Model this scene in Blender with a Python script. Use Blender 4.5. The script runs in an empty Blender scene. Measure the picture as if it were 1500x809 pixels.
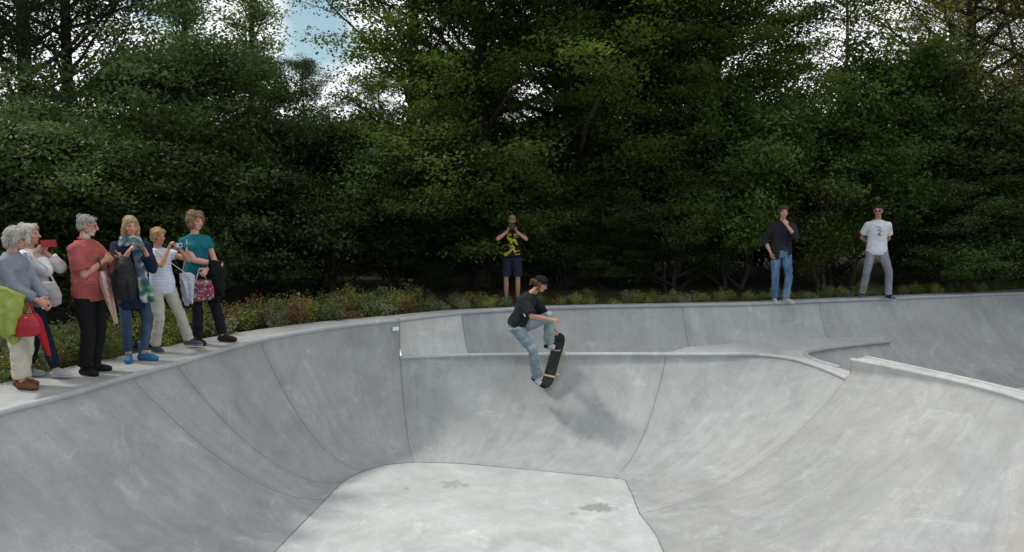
import bpy, bmesh, math, random
import numpy as np
from mathutils import Vector, Matrix, noise as mnoise
random.seed(7); np.random.seed(7)
D = bpy.data
sc = bpy.context.scene
COL = sc.collection
PI = math.pi

# ---------------------------------------------------------------- camera
F = 1167.0; PITCH = math.atan(119.5 / F); CH = 2.0
cam_d = D.cameras.new('camera'); cam = D.objects.new('camera', cam_d); COL.objects.link(cam)
cam_d.sensor_width = 36; cam_d.lens = 36 * F / 1500.0; cam_d.clip_end = 1000; cam_d.clip_start = 0.05
cam.location = (0, 0, CH); cam.rotation_euler = (PI / 2 - PITCH, 0, 0)
sc.camera = cam

def ray(u, v):
    x = (u - 750) / F; yu = -(v - 404.5) / F
    return Vector((x, math.cos(PITCH) + yu * math.sin(PITCH), -math.sin(PITCH) + yu * math.cos(PITCH)))
def P(u, v, z=0.0):            # survey: point of the photo on the level z
    d = ray(u, v); t = (z - CH) / d.z
    return Vector((d.x * t, d.y * t, z))
def R(u, v, y):                # survey: point of the photo at distance y
    d = ray(u, v); t = y / d.y
    return Vector((d.x * t, y, CH + d.z * t))

# ---------------------------------------------------------------- helpers
def tag(o, label=None, cat=None, group=None, kind=None):
    if label: o['label'] = label
    if cat: o['category'] = cat
    if group: o['group'] = group
    if kind: o['kind'] = kind
    return o
def empty(name, loc=(0, 0, 0), rz=0.0):
    o = D.objects.new(name, None); COL.objects.link(o); o.location = loc; o.rotation_euler = (0, 0, rz)
    o.empty_display_size = 0.1
    return o
def mesh_obj(name, verts, faces, mat=None, parent=None, smooth=True):
    me = D.meshes.new(name)
    me.from_pydata([tuple(v) for v in verts], [], faces)
    me.update()
    if smooth: me.polygons.foreach_set('use_smooth', [True] * len(me.polygons))
    if mat:
        for m in (mat if isinstance(mat, (list, tuple)) else [mat]): me.materials.append(m)
    o = D.objects.new(name, me); COL.objects.link(o)
    if parent: o.parent = parent
    return o

class NT:                       # tiny node-tree helper
    def __init__(s, name):
        s.m = D.materials.new(name); s.m.use_nodes = True; s.t = s.m.node_tree; s.t.nodes.clear()
        s.out = s.n('ShaderNodeOutputMaterial')
    def n(s, typ, **kw):
        nd = s.t.nodes.new(typ)
        for k, v in kw.items():
            if k.startswith('i_'):
                key = k[2:]
                key = int(key) if key.isdigit() else key
                nd.inputs[key].default_value = v
            else: setattr(nd, k, v)
        return nd
    def l(s, a, b): s.t.links.new(a, b)
    def math(s, op, a, b=None, c=None, clamp=False):
        nd = s.n('ShaderNodeMath', operation=op); nd.use_clamp = clamp
        for i, x in enumerate((a, b, c)):
            if x is None: continue
            if isinstance(x, (int, float)): nd.inputs[i].default_value = x
            else: s.l(x, nd.inputs[i])
        return nd.outputs[0]
    def noise(s, vec, scale, detail=3, rough=0.55, dist=0.0):
        nd = s.n('ShaderNodeTexNoise'); nd.inputs['Scale'].default_value = scale
        nd.inputs['Detail'].default_value = detail; nd.inputs['Roughness'].default_value = rough
        nd.inputs['Distortion'].default_value = dist
        if vec is not None: s.l(vec, nd.inputs['Vector'])
        return nd.outputs['Fac']
    def ramp(s, fac, stops, interp='LINEAR'):
        nd = s.n('ShaderNodeValToRGB'); cr = nd.color_ramp; cr.interpolation = interp
        while len(cr.elements) < len(stops): cr.elements.new(0.5)
        for e, (p, c) in zip(cr.elements, stops):
            e.position = p; e.color = (*c, 1) if len(c) == 3 else c
        s.l(fac, nd.inputs[0]); return nd.outputs[0]
    def mix(s, fac, a, b, blend='MIX'):
        nd = s.n('ShaderNodeMix', data_type='RGBA', blend_type=blend)
        if isinstance(fac, (int, float)): nd.inputs[0].default_value = fac
        else: s.l(fac, nd.inputs[0])
        for i, x in ((6, a), (7, b)):
            if isinstance(x, tuple): nd.inputs[i].default_value = (*x, 1)
            else: s.l(x, nd.inputs[i])
        return nd.outputs[2]
    def mapr(s, v, a, b, c=0.0, d=1.0):
        nd = s.n('ShaderNodeMapRange'); s.l(v, nd.inputs[0])
        for i, x in enumerate((a, b, c, d)): nd.inputs[i + 1].default_value = x
        return nd.outputs[0]
    def scalevec(s, vec, sx, sy, sz):
        nd = s.n('ShaderNodeMapping'); s.l(vec, nd.inputs[0]); nd.inputs['Scale'].default_value = (sx, sy, sz)
        return nd.outputs[0]
    def bsdf(s, color, rough=0.8, bump=None, bstr=0.3, bdist=0.01, spec=0.4, metal=0.0, **kw):
        b = s.n('ShaderNodeBsdfPrincipled')
        if isinstance(color, tuple): b.inputs['Base Color'].default_value = (*color, 1)
        else: s.l(color, b.inputs['Base Color'])
        if isinstance(rough, (int, float)): b.inputs['Roughness'].default_value = rough
        else: s.l(rough, b.inputs['Roughness'])
        b.inputs['Specular IOR Level'].default_value = spec; b.inputs['Metallic'].default_value = metal
        if bump is not None:
            bp = s.n('ShaderNodeBump'); bp.inputs['Strength'].default_value = bstr; bp.inputs['Distance'].default_value = bdist
            s.l(bump, bp.inputs['Height']); s.l(bp.outputs[0], b.inputs['Normal'])
        for k, v in kw.items(): b.inputs[k].default_value = v
        s.l(b.outputs[0], s.out.inputs[0]); return b

# ---------------------------------------------------------------- world, sun
SUN_TO = Vector((-0.53, 0.15, 0.83)).normalized()
elev = math.asin(SUN_TO.z); azim = math.atan2(SUN_TO.x, SUN_TO.y)
w = D.worlds.new('World'); sc.world = w; w.use_nodes = True
wt = w.node_tree; wt.nodes.clear()
wo = wt.nodes.new('ShaderNodeOutputWorld'); bg = wt.nodes.new('ShaderNodeBackground')
sky = wt.nodes.new('ShaderNodeTexSky'); sky.sky_type = 'NISHITA'; sky.sun_disc = False
sky.sun_elevation = elev; sky.sun_rotation = azim; sky.air_density = 1.0; sky.dust_density = 1.5; sky.ozone_density = 1.2
tc = wt.nodes.new('ShaderNodeTexCoord')
mp = wt.nodes.new('ShaderNodeMapping'); mp.inputs['Scale'].default_value = (1.0, 1.0, 2.2); mp.inputs['Location'].default_value = (0.35, 0.2, 0.0)
nz = wt.nodes.new('ShaderNodeTexNoise'); nz.inputs['Scale'].default_value = 2.1; nz.inputs['Detail'].default_value = 7; nz.inputs['Roughness'].default_value = 0.58; nz.inputs['Distortion'].default_value = 0.35
cr = wt.nodes.new('ShaderNodeValToRGB'); cr.color_ramp.elements[0].position = 0.22; cr.color_ramp.elements[1].position = 0.31
mx = wt.nodes.new('ShaderNodeMix'); mx.data_type = 'RGBA'
wt.links.new(tc.outputs['Generated'], mp.inputs[0]); wt.links.new(mp.outputs[0], nz.inputs['Vector'])
wt.links.new(nz.outputs['Fac'], cr.inputs[0])
sxyz = wt.nodes.new('ShaderNodeSeparateXYZ'); wt.links.new(tc.outputs['Generated'], sxyz.inputs[0])
def wmr(sock, a, b):
    nd = wt.nodes.new('ShaderNodeMapRange'); nd.interpolation_type = 'SMOOTHSTEP'; wt.links.new(sock, nd.inputs[0]); nd.inputs[1].default_value = a; nd.inputs[2].default_value = b; return nd.outputs[0]
def wmul(a, b):
    nd = wt.nodes.new('ShaderNodeMath'); nd.operation = 'MULTIPLY'; wt.links.new(a, nd.inputs[0]); wt.links.new(b, nd.inputs[1]); return nd.outputs[0]
# cloud bank full in the north, thinned in the unseen south for fill light
bank = wmr(sxyz.outputs[1], -1.5, 0.0)
# a gap of blue between the clouds, over the poplars
vd = wt.nodes.new('ShaderNodeVectorMath'); vd.operation = 'DISTANCE'; wt.links.new(tc.outputs['Generated'], vd.inputs[0]); vd.inputs[1].default_value = ray(468, 38).normalized()
va = wt.nodes.new('ShaderNodeMath'); va.operation = 'MULTIPLY_ADD'; wt.links.new(nz.outputs['Fac'], va.inputs[0]); va.inputs[1].default_value = 0.22; wt.links.new(vd.outputs['Value'], va.inputs[2])
gap = wmr(va.outputs[0], 0.125, 0.165)
va2 = wt.nodes.new('ShaderNodeVectorMath'); va2.operation = 'DISTANCE'; wt.links.new(tc.outputs['Generated'], va2.inputs[0]); va2.inputs[1].default_value = ray(235, 8).normalized()
va3 = wt.nodes.new('ShaderNodeMath'); va3.operation = 'MULTIPLY_ADD'; wt.links.new(nz.outputs['Fac'], va3.inputs[0]); va3.inputs[1].default_value = 0.22; wt.links.new(va2.outputs['Value'], va3.inputs[2])
gap = wmul(gap, wmr(va3.outputs[0], 0.11, 0.16))
gl = wt.nodes.new('ShaderNodeMapRange'); wt.links.new(gap, gl.inputs[0]); gl.inputs[3].default_value = 0.12
wt.links.new(wmul(wmul(cr.outputs[0], bank), gl.outputs[0]), mx.inputs[0])
sat = wt.nodes.new('ShaderNodeMix'); sat.data_type = 'RGBA'; sat.blend_type = 'MULTIPLY'; sat.inputs[0].default_value = 1; sat.inputs[7].default_value = (1.4, 1.8, 1.65, 1)
wt.links.new(sky.outputs[0], sat.inputs[6]); wt.links.new(sat.outputs[2], mx.inputs[6])
mx.inputs[7].default_value = (19.5, 19.8, 20.4, 1)
wt.links.new(mx.outputs[2], bg.inputs[0]); bg.inputs[1].default_value = 0.058
wt.links.new(bg.outputs[0], wo.inputs[0])
sd = D.lights.new('sun', 'SUN'); sd.energy = 2.25; sd.angle = math.radians(6.5); sd.color = (1.0, 0.955, 0.88)
so = D.objects.new('sun', sd); COL.objects.link(so); so.rotation_euler = (-SUN_TO).to_track_quat('-Z', 'Y').to_euler()
so.location = (-20, 10, 30)
sc.view_settings.view_transform = 'Standard'; sc.view_settings.look = 'None'; sc.view_settings.gamma = 1
sc.view_settings.use_curve_mapping = False; sc.view_settings.exposure = 0.12
sc.cycles.max_bounces = 6; sc.cycles.diffuse_bounces = 3; sc.cycles.transmission_bounces = 3
sc.cycles.sample_clamp_indirect = 6
sc.cycles.use_denoising = True

# ---------------------------------------------------------------- concrete
def concrete(name, tint=(0.40, 0.415, 0.41), lo=0.70, hi=1.18, streak=True, joints=False, warm=0.25, stains=None, bump=0.3):
    t = NT(name)
    geo = t.n('ShaderNodeNewGeometry'); pos = geo.outputs['Position']
    uv = t.n('ShaderNodeUVMap').outputs[0]
    big = t.noise(pos, 0.9, 5, 0.62, 0.8)
    mid = t.noise(pos, 2.6, 5, 0.62, 1.2)
    fine = t.noise(pos, 38, 4, 0.7)
    val = t.math('ADD', t.math('MULTIPLY', big, 0.55), t.math('MULTIPLY', mid, 0.45))
    if streak:
        sv = t.scalevec(uv, 3.2, 0.38, 1)
        st = t.noise(sv, 1.5, 6, 0.68, 0.9)
        st2 = t.noise(t.scalevec(uv, 9, 1.4, 1), 1.0, 5, 0.7, 1.6)
        val = t.math('ADD', t.math('MULTIPLY', val, 0.62), t.math('ADD', t.math('MULTIPLY', st, 0.26), t.math('MULTIPLY', st2, 0.12)))
    k = t.mapr(val, 0.36, 0.64, lo, hi)
    k = t.math('MULTIPLY', k, t.mapr(fine, 0.3, 0.7, 0.94, 1.05))
    # trowel burns: light cloudy scuffs
    sc1 = t.noise(pos, 1.3, 6, 0.75, 2.0)
    scf = t.mapr(sc1, 0.55, 0.74, 0.0, 0.32)
    k = t.math('ADD', k, scf)
    comb = t.n('ShaderNodeCombineColor'); 
    for i in range(3): t.l(k, comb.inputs[i])
    c = t.mix(1.0, comb.outputs[0], tint, 'MULTIPLY')
    wn = t.mapr(t.noise(pos, 0.8, 3, 0.6, 0.5), 0.45, 0.72, 0.0, warm)
    c = t.mix(wn, c, (0.46, 0.415, 0.37))
    # wheel marks and hairlines
    wl = t.math('ABSOLUTE', t.math('SUBTRACT', t.noise(pos, 0.75, 2, 0.4, 2.2), 0.5))
    c = t.mix(t.math('MULTIPLY', t.mapr(wl, 0.0015, 0.006, 1.0, 0.0), t.mapr(mid, .45, .6, 0.0, .16)), c, (0.14, 0.14, 0.145))
    wl2 = t.math('ABSOLUTE', t.math('SUBTRACT', t.noise(pos, 1.9, 3, 0.55, 1.0), 0.5))
    c = t.mix(t.math('MULTIPLY', t.mapr(wl2, 0.002, 0.010, 1.0, 0.0), t.mapr(big, .5, .65, 0.0, .22)), c, (0.62, 0.63, 0.62))
    # small dark spots
    sp = t.mapr(t.noise(pos, 14, 2, 0.5), 0.71, 0.78, 0.0, 0.30)
    c = t.mix(sp, c, (0.16, 0.16, 0.17))
    if stains:
        sep = t.n('ShaderNodeSeparateXYZ'); t.l(pos, sep.inputs[0])
        nn = t.noise(pos, 5.5, 4, 0.65)
        for (x, y, rx, ry, colr, amt) in stains:
            dx = t.math('DIVIDE', t.math('SUBTRACT', sep.outputs[0], x), rx)
            dy = t.math('DIVIDE', t.math('SUBTRACT', sep.outputs[1], y), ry)
            dd = t.math('SQRT', t.math('ADD', t.math('MULTIPLY', dx, dx), t.math('MULTIPLY', dy, dy)))
            dd = t.math('ADD', dd, t.math('MULTIPLY', t.math('SUBTRACT', nn, 0.5), 3.2))
            c = t.mix(t.mapr(dd, 0.8, 1.1, amt, 0.0), c, colr)
    b = t.math('ADD', t.math('MULTIPLY', fine, 0.5), t.math('MULTIPLY', mid, 0.8))
    if joints:
        at = t.n('ShaderNodeAttribute'); at.attribute_name = 'jd'
        jn = t.math('ADD', at.outputs['Fac'], t.math('MULTIPLY', t.math('SUBTRACT', t.noise(pos, 22, 3, 0.7), 0.5), 0.012))
        jm = t.mapr(jn, 0.004, 0.014, 1.0, 0.0)
        c = t.mix(t.math('MULTIPLY', jm, 0.5), c, (0.10, 0.105, 0.11))
        halo = t.mapr(jn, 0.0, 0.16, 0.22, 0.0)
        c = t.mix(halo, c, (0.22, 0.225, 0.23))
        b = t.math('SUBTRACT', b, t.math('MULTIPLY', jm, 1.5))
    rg = t.mapr(mid, 0.3, 0.7, 0.5, 0.78)
    t.bsdf(c, rg, b, bump, 0.006, 0.35)
    return t.m

STAINS = [(P(877, 744, -1.9).x, P(877, 744, -1.9).y, 0.24, 0.13, (0.20, 0.21, 0.20), 0.7),
          (P(850, 752, -1.9).x - .1, P(850, 752, -1.9).y, 0.06, 0.05, (0.22, 0.22, 0.21), 0.5),
          (P(660, 710, -1.9).x, P(660, 710, -1.9).y, 0.20, 0.14, (0.24, 0.24, 0.23), 0.55),
          (P(595, 716, -1.9).x, P(600, 716, -1.9).y, 0.03, 0.05, (0.25, 0.24, 0.23), 0.5)]
m_wall = concrete('concrete_bowl', (0.355, 0.37, 0.364), warm=0.10, joints=True)
m_wall_l = concrete('concrete_bowl_blue', (0.325, 0.335, 0.335), joints=True, warm=0.06)
m_wall_r = concrete('concrete_bowl_warm', (0.322, 0.334, 0.328), joints=True, warm=0.14, lo=0.72, hi=1.15)
m_wall_o = concrete('concrete_bowl_stained', (0.35, 0.345, 0.325), joints=True, warm=0.35, lo=0.6)
m_pocket_sunlit = concrete('concrete_pocket_sunlit', (0.54, 0.55, 0.53), joints=True, warm=0.2)  # sunlight on the pocket slope is put into the colour as a paler tint
m_floor = concrete('concrete_flat_bottom', (0.445, 0.472, 0.462), lo=0.82, hi=1.12, streak=False, warm=0.12, stains=STAINS)
m_deck = concrete('concrete_deck', (0.355, 0.365, 0.36), lo=0.72, hi=1.12, streak=False, warm=0.3)
m_plat = concrete('concrete_platform', (0.45, 0.46, 0.45), lo=0.85, hi=1.1, streak=False, warm=0.35)
m_coping = concrete('concrete_coping', (0.35, 0.37, 0.385), lo=0.8, hi=1.12, streak=False, warm=0.05)
m_coping_w = concrete('concrete_coping_pale', (0.46, 0.47, 0.465), lo=0.72, hi=1.15, streak=False, warm=0.1)
m_coping_m = concrete('coping_spine', (0.47, 0.485, 0.49), lo=0.8, hi=1.12, streak=False, warm=0.05)

# ---------------------------------------------------------------- bowls
def catmull(pts, per=12):
    """pts: list of numpy vectors; returns resampled list with len (n-1)*per+1."""
    pts = [np.array(p, float) for p in pts]; n = len(pts); out = []
    for i in range(n - 1):
        p0 = pts[i - 1] if i > 0 else 2 * pts[0] - pts[1]
        p1, p2 = pts[i], pts[i + 1]
        p3 = pts[i + 2] if i + 2 < n else 2 * pts[-1] - pts[-2]
        # centripetal
        def tj(ti, a, b): return ti + max(np.linalg.norm((b - a)[:3]), 1e-4) ** 0.5
        t0 = 0; t1 = tj(t0, p0, p1); t2 = tj(t1, p1, p2); t3 = tj(t2, p2, p3)
        for k in range(per):
            t = t1 + (t2 - t1) * k / per
            A1 = (t1 - t) / (t1 - t0) * p0 + (t - t0) / (t1 - t0) * p1
            A2 = (t2 - t) / (t2 - t1) * p1 + (t - t1) / (t2 - t1) * p2
            A3 = (t3 - t) / (t3 - t2) * p2 + (t - t2) / (t3 - t2) * p3
            B1 = (t2 - t) / (t2 - t0) * A1 + (t - t0) / (t2 - t0) * A2
            B2 = (t3 - t) / (t3 - t1) * A2 + (t - t1) / (t3 - t1) * A3
            out.append((t2 - t) / (t2 - t1) * B1 + (t - t1) / (t2 - t1) * B2)
    out.append(pts[-1]); return out

def loft_wall(name, pairs, mat, parent, per=14, nt=30):
    """pairs: (rim xyz, foot xyz, vertical part, exponent, joint flag). One continuous wall from rim to foot."""
    rows = [np.array([*r, *f, k, p], float) for (r, f, k, p, j) in pairs]
    rim = catmull([q[:3] for q in rows], per); foot = catmull([q[3:6] for q in rows], per)
    N = len(rim)
    kk = np.interp(np.linspace(0, len(rows) - 1, N), range(len(rows)), [q[6] for q in rows])
    pp = np.interp(np.linspace(0, len(rows) - 1, N), range(len(rows)), [q[7] for q in rows])
    s = np.zeros(N)
    for i in range(1, N): s[i] = s[i - 1] + 0.5 * (np.linalg.norm(rim[i] - rim[i - 1]) + np.linalg.norm(foot[i] - foot[i - 1]))
    js = [i * per for i, q in enumerate(pairs) if q[4]]
    verts = []; uv = []; jd = []; faces = []
    for i in range(N):
        r, f, k, p = rim[i], foot[i], kk[i], pp[i]
        acc = 0; prev = None
        for a in range(nt + 3):
            if a < 3: q = np.array([r[0], r[1], r[2] - k * a / 3.0])
            else:
                t = ((a - 3) / (nt - 1.0)); t = t ** 1.25
                xy = r[:2] + (f[:2] - r[:2]) * t
                top = r[2] - k
                z = top + (f[2] - top) * (1 - (1 - t) ** p)
                q = np.array([xy[0], xy[1], z])
            if prev is not None: acc += np.linalg.norm(q - prev)
            prev = q; verts.append(q); uv.append((s[i], acc))
            if js:
                # distance to the joints along the row
                jd.append(min(abs(s[i] - s[j]) for j in js) if True else 9)
            else: jd.append(9.0)
    M = nt + 3
    for i in range(N - 1):
        for a in range(M - 1):
            faces.append((i * M + a, i * M + a + 1, (i + 1) * M + a + 1, (i + 1) * M + a))
    o = mesh_obj(name, verts, faces, mat, parent)
    me = o.data
    ul = me.uv_layers.new(name='UVMap')
    idx = np.zeros(len(me.loops), int); me.loops.foreach_get('vertex_index', idx)
    ul.data.foreach_set('uv', np.array(uv)[idx].ravel())
    at = me.attributes.new('jd', 'FLOAT', 'POINT'); at.data.foreach_set('value', np.array(jd, float))
    return o, rim, foot

def flat(name, outline, z, mat, parent=None):
    """level sheet filled inside an outline"""
    from mathutils.geometry import tessellate_polygon
    pts = [Vector((p[0], p[1], z)) for p in outline]
    o = mesh_obj(name, pts, [tuple(t) for t in tessellate_polygon([pts])], mat, parent, smooth=False)
    me = o.data; bm = bmesh.new(); bm.from_mesh(me)
    bmesh.ops.recalc_face_normals(bm, faces=bm.faces)
    if sum(f.normal.z for f in bm.faces) < 0: bmesh.ops.reverse_faces(bm, faces=bm.faces)
    bm.to_mesh(me); bm.free(); me.uv_layers.new(name='UVMap')
    return o

def tube(name, pts, r, mat, parent=None, seg=12, caps=True, wob=0.0):
    pts = [Vector(p) for p in pts]; verts = []; faces = []; n = len(pts)
    rr = r if hasattr(r, '__len__') else [r] * n
    up = Vector((0, 0, 1))
    for i, p in enumerate(pts):
        d = (pts[min(i + 1, n - 1)] - pts[max(i - 1, 0)]).normalized()
        ref = up if abs(d.z) < 0.9 else Vector((0, 1, 0))
        a = d.cross(ref).normalized(); b = a.cross(d).normalized()
        for k in range(seg):
            an = 2 * PI * k / seg
            q = p + (a * math.cos(an) + b * math.sin(an)) * rr[i]
            if wob: q += Vector((0, 0, 1)) * (mnoise.noise(p * 3.0) * wob)
            verts.append(q)
    for i in range(n - 1):
        for k in range(seg):
            faces.append((i * seg + k, i * seg + (k + 1) % seg, (i + 1) * seg + (k + 1) % seg, (i + 1) * seg + k))
    if caps: faces += [tuple(range(seg))[::-1], tuple((n - 1) * seg + k for k in range(seg))]
    o = mesh_obj(name, verts, faces, mat, parent); o.data.uv_layers.new(name='UVMap'); return o

FZ = -1.9; PZ = -0.6; RZ = -0.33; F2 = -1.4
def p3(u, v, z): return tuple(P(u, v, z))
# left wall of the front bowl
A = [((-3.3, 2.9, 0), (-2.0, 5.0, FZ), .05, 1.7, 0), ((-4.6, 3.9, 0), (-2.5, 5.6, FZ), .05, 1.7, 1), ((-4.95, 5.6, 0), (-2.7, 6.8, FZ), .05, 1.65, 0),
     (p3(0, 606, 0), (-2.65, 7.9, FZ), .05, 1.62, 0), (p3(100, 580, 0), (-2.56, 8.7, FZ), .05, 1.62, 0), (p3(196, 551, 0), p3(478, 731, FZ), .05, 1.65, 1),
     (p3(262, 533, 0), p3(503, 706, FZ), .06, 1.8, 1), (p3(330, 513, 0), p3(522, 695, FZ), .08, 1.85, 0), (p3(384, 499, 0), p3(538, 689, FZ), .1, 1.95, 1),
     (p3(480, 482, 0), p3(568, 681, FZ), .3, 2.0, 0), ((-1.79, 12.54, 0), p3(606, 677.5, FZ), .6, 2.15, 1)]
Bf = [((-1.79, 12.54, PZ), p3(606, 677.5, FZ), .03, 2.15, 1), ((-0.6, 12.72, PZ), p3(668, 679, FZ), .06, 2.35, 0), (p3(850, 520, PZ), p3(740, 685, FZ), .08, 2.5, 0),
      (p3(975, 520, PZ), p3(900, 701, FZ), .08, 2.5, 1), (p3(1060, 520, PZ), p3(914, 703, FZ), .06, 2.4, 0), ((3.99, 12.76, PZ), p3(920, 713, FZ), .03, 2.2, 0),
      ((4.4, 12.48, PZ), p3(926, 725, FZ), .03, 2.25, 0), ((4.6, 12.0, PZ), p3(931, 738, FZ), .03, 2.3, 0), ((4.74, 11.09, PZ), p3(937, 753, FZ), .03, 2.35, 1)]
Cf = [((4.80, 11.11, RZ), p3(937, 753, FZ), .20, 2.3, 1), (p3(1330, 544, RZ), p3(958, 780, FZ), .1, 2.2, 0), (p3(1420, 564, RZ), (1.72, 7.9, FZ), .06, 2.1, 0), (p3(1465, 576, RZ), (2.3, 6.7, FZ), .06, 2.1, 0),
      ((5.85, 8.70, RZ), (3.4, 5.9, FZ), .05, 2.0, 0)]
Df = [((5.85, 8.70, RZ), (3.4, 5.9, FZ), .05, 2.0, 0), ((5.95, 8.56, RZ), (3.9, 5.6, FZ), .05, 2.0, 0), ((6.2, 8.46, RZ), (4.6, 5.4, FZ), .05, 2.0, 0), ((7.2, 8.38, -.25), (6.2, 5.3, FZ), .05, 2, 1),
      ((9.6, 8.4, 0), (8.2, 5.6, FZ), .05, 2, 1), ((11.2, 7.6, 0), (9.0, 5.4, FZ), .05, 2, 0), ((11.6, 5.2, 0), (9.2, 4.8, FZ), .05, 2, 1), ((10.6, 3.0, 0), (8.6, 4.3, FZ), .05, 2, 0)]
Ef = [((10.6, 3.0, 0), (8.6, 4.3, FZ), .05, 2, 1), ((8.0, 2.3, 0), (6.5, 4.2, FZ), .05, 2, 0), ((3, 2.1, 0), (3, 4.2, FZ), .05, 2, 1), ((-1, 2.2, 0), (-1, 4.4, FZ), .05, 1.9, 0), ((-3.3, 2.9, 0), (-2.0, 5.0, FZ), .05, 1.7, 0)]
bowl = tag(empty('skate_bowl', (0, 8, FZ)), 'deep front concrete bowl with pale flat bottom in which the skater rides', 'skate bowl')
def keep(o, par):
    o.parent = par; o.matrix_parent_inverse = Matrix.Translation(-Vector(par.location)); return o
oA, rimA, footA = loft_wall('wall', A, m_wall_l, None)
oB, rimB, footB = loft_wall('wall', Bf, m_wall, None)
oC, rimC, footC = loft_wall('wall', Cf, m_wall_r, None)
oD, rimD, footD = loft_wall('wall', Df, m_wall_o, None)
oE, rimE, footE = loft_wall('wall', Ef, m_wall, None)
for o in (oA, oB, oC, oD, oE): keep(o, bowl)
outl = footA + footB[1:] + footC[1:] + footD[1:] + footE[1:-1]
keep(flat('flat_bottom', outl, FZ, m_floor), bowl)
# thin joint where the flat bottom meets the walls
m_joint = NT('joint_filler'); m_joint.bsdf((0.17, 0.175, 0.175), 0.9); m_joint = m_joint.m
def ribbon(name, pts, wdt, mat, dz=0.004):
    v = []; f = []
    for i, p in enumerate(pts):
        d = np.array(pts[min(i + 1, len(pts) - 1)]) - np.array(pts[max(i - 1, 0)]); d[2] = 0; d /= np.linalg.norm(d) + 1e-9
        nrm = np.array([-d[1], d[0], 0]); ww = wdt * (0.6 + 0.8 * random.random())
        v += [np.array(p) + nrm * ww / 2 + [0, 0, dz], np.array(p) - nrm * ww / 2 + [0, 0, dz]]
    for i in range(len(pts) - 1): f.append((2 * i, 2 * i + 1, 2 * i + 3, 2 * i + 2))
    return mesh_obj(name, v, f, mat, None, smooth=False)
keep(ribbon('joint', footA[3 * 14:] + footB[1:] + footC[1:], 0.013, m_joint), bowl)

# rear bowl: back rim
Brim = [(-1.79, 12.54), (-1.14, 13.10), (-0.85, 13.33), (0.3, 13.83), (1.21, 14.02), (3.08, 14.27), (4.37, 14.45), (5.76, 14.82), (7.23, 15.21), (8.77, 15.62), (10.4, 16.03),
        (12.2, 16.25), (13.7, 15.7), (14.6, 14.2), (14.5, 12.0), (13.3, 10.2), (11.6, 9.5)]
Bfoot = [(-1.73, 12.60, PZ), (-1.05, 12.78, PZ), (-0.66, 12.97, -.66), (0.3, 13.05, -.95), (1.25, 13.1, -.95), (3.1, 13.2, -.85), (4.2, 13.25, -.75), (5.6, 12.6, F2), (7.9, 13.3, F2), (9.3, 13.9, F2), (10.6, 14.1, F2),
         (11.6, 14.0, F2), (12.3, 13.6, F2), (12.6, 13.0, F2), (12.4, 12.2, F2), (12.0, 11.6, F2), (11.2, 11.3, F2)]
Bp = [((x, y, 0), f, .45 if x < -1.7 else .04, e, j) for (x, y), f, e, j in zip(Brim, Bfoot,
      [2.6, 3.6, 2.6, 2, 2, 2, 2, 2, 2.0, 2.0, 2, 2, 2, 2, 2, 2, 2], [1, 0, 1, 0, 0, 1, 0, 1, 0, 0, 1, 0, 1, 0, 1, 0, 1])]
bowl2 = tag(empty('skate_bowl', (8, 13, F2)), 'rear concrete bowl beyond the spine, curving off behind the low ridge', 'skate bowl')
oP, rP, fP = loft_wall('wall', Bp[:3], m_pocket_sunlit, None)
oG, rG, fG = loft_wall('wall', Bp[2:8], m_wall, None)
oH, rH, fH = loft_wall('wall', Bp[7:], m_wall_l, None)
for o in (oP, oG, oH): keep(o, bowl2)
# near side of the rear bowl (under the hook, behind the ridge and round)
hook = [(6.72, 14.0), (6.1, 13.72), (5.45, 13.4), (5.0, 13.1), (4.80, 12.85), (4.74, 12.55), (4.80, 12.2), (4.93, 11.8), (5.06, 11.36)]
Hk = [((x, y, PZ), (fx, fy, F2), .05, 1.9, j) for (x, y), (fx, fy), j in zip(hook,
      [(7.3, 13.1), (6.8, 12.9), (6.3, 12.75), (6.05, 12.6), (5.95, 12.45), (5.95, 12.3), (6.0, 12.1), (6.2, 11.9), (6.4, 11.7)], [1, 0, 0, 0, 0, 0, 0, 0, 1])]
Rb = [((5.10, 11.30, RZ), (6.4, 11.7, F2), .04, 2, 0), ((5.80, 9.85, RZ), (7.1, 11.3, F2), .04, 2, 0), ((6.15, 8.95, RZ), (7.6, 11.0, F2), .04, 2, 1), ((6.7, 8.85, RZ), (8.0, 10.9, F2), .04, 2, 0), ((8.6, 9.1, -.1), (9.0, 11.0, F2), .04, 2, 0), ((11.6, 9.5, 0), (11.2, 11.3, F2), .04, 2, 1)]
oI, rI, fI = loft_wall('wall', Hk, m_wall_l, None)
oJ, rJ, fJ = loft_wall('wall', Rb, m_wall_l, None)
for o in (oI, oJ): keep(o, bowl2)
f2 = [tuple(q) for q in fH] + [tuple(q) for q in fJ[::-1]][1:] + [tuple(q) for q in fI[::-1]][1:]
keep(flat('flat_bottom', f2, F2 - 0.002, m_floor), bowl2)
# channel floor behind the spine
keep(flat('channel_floor', [(-0.56, 12.9), (0.3, 12.95), (1.25, 13.0), (3.1, 13.05), (4.3, 13.1), (4.3, 13.35), (3.1, 13.35), (1.25, 13.25), (.3, 13.2), (-.56, 13.1)], -0.955, m_wall), bowl2)

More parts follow.
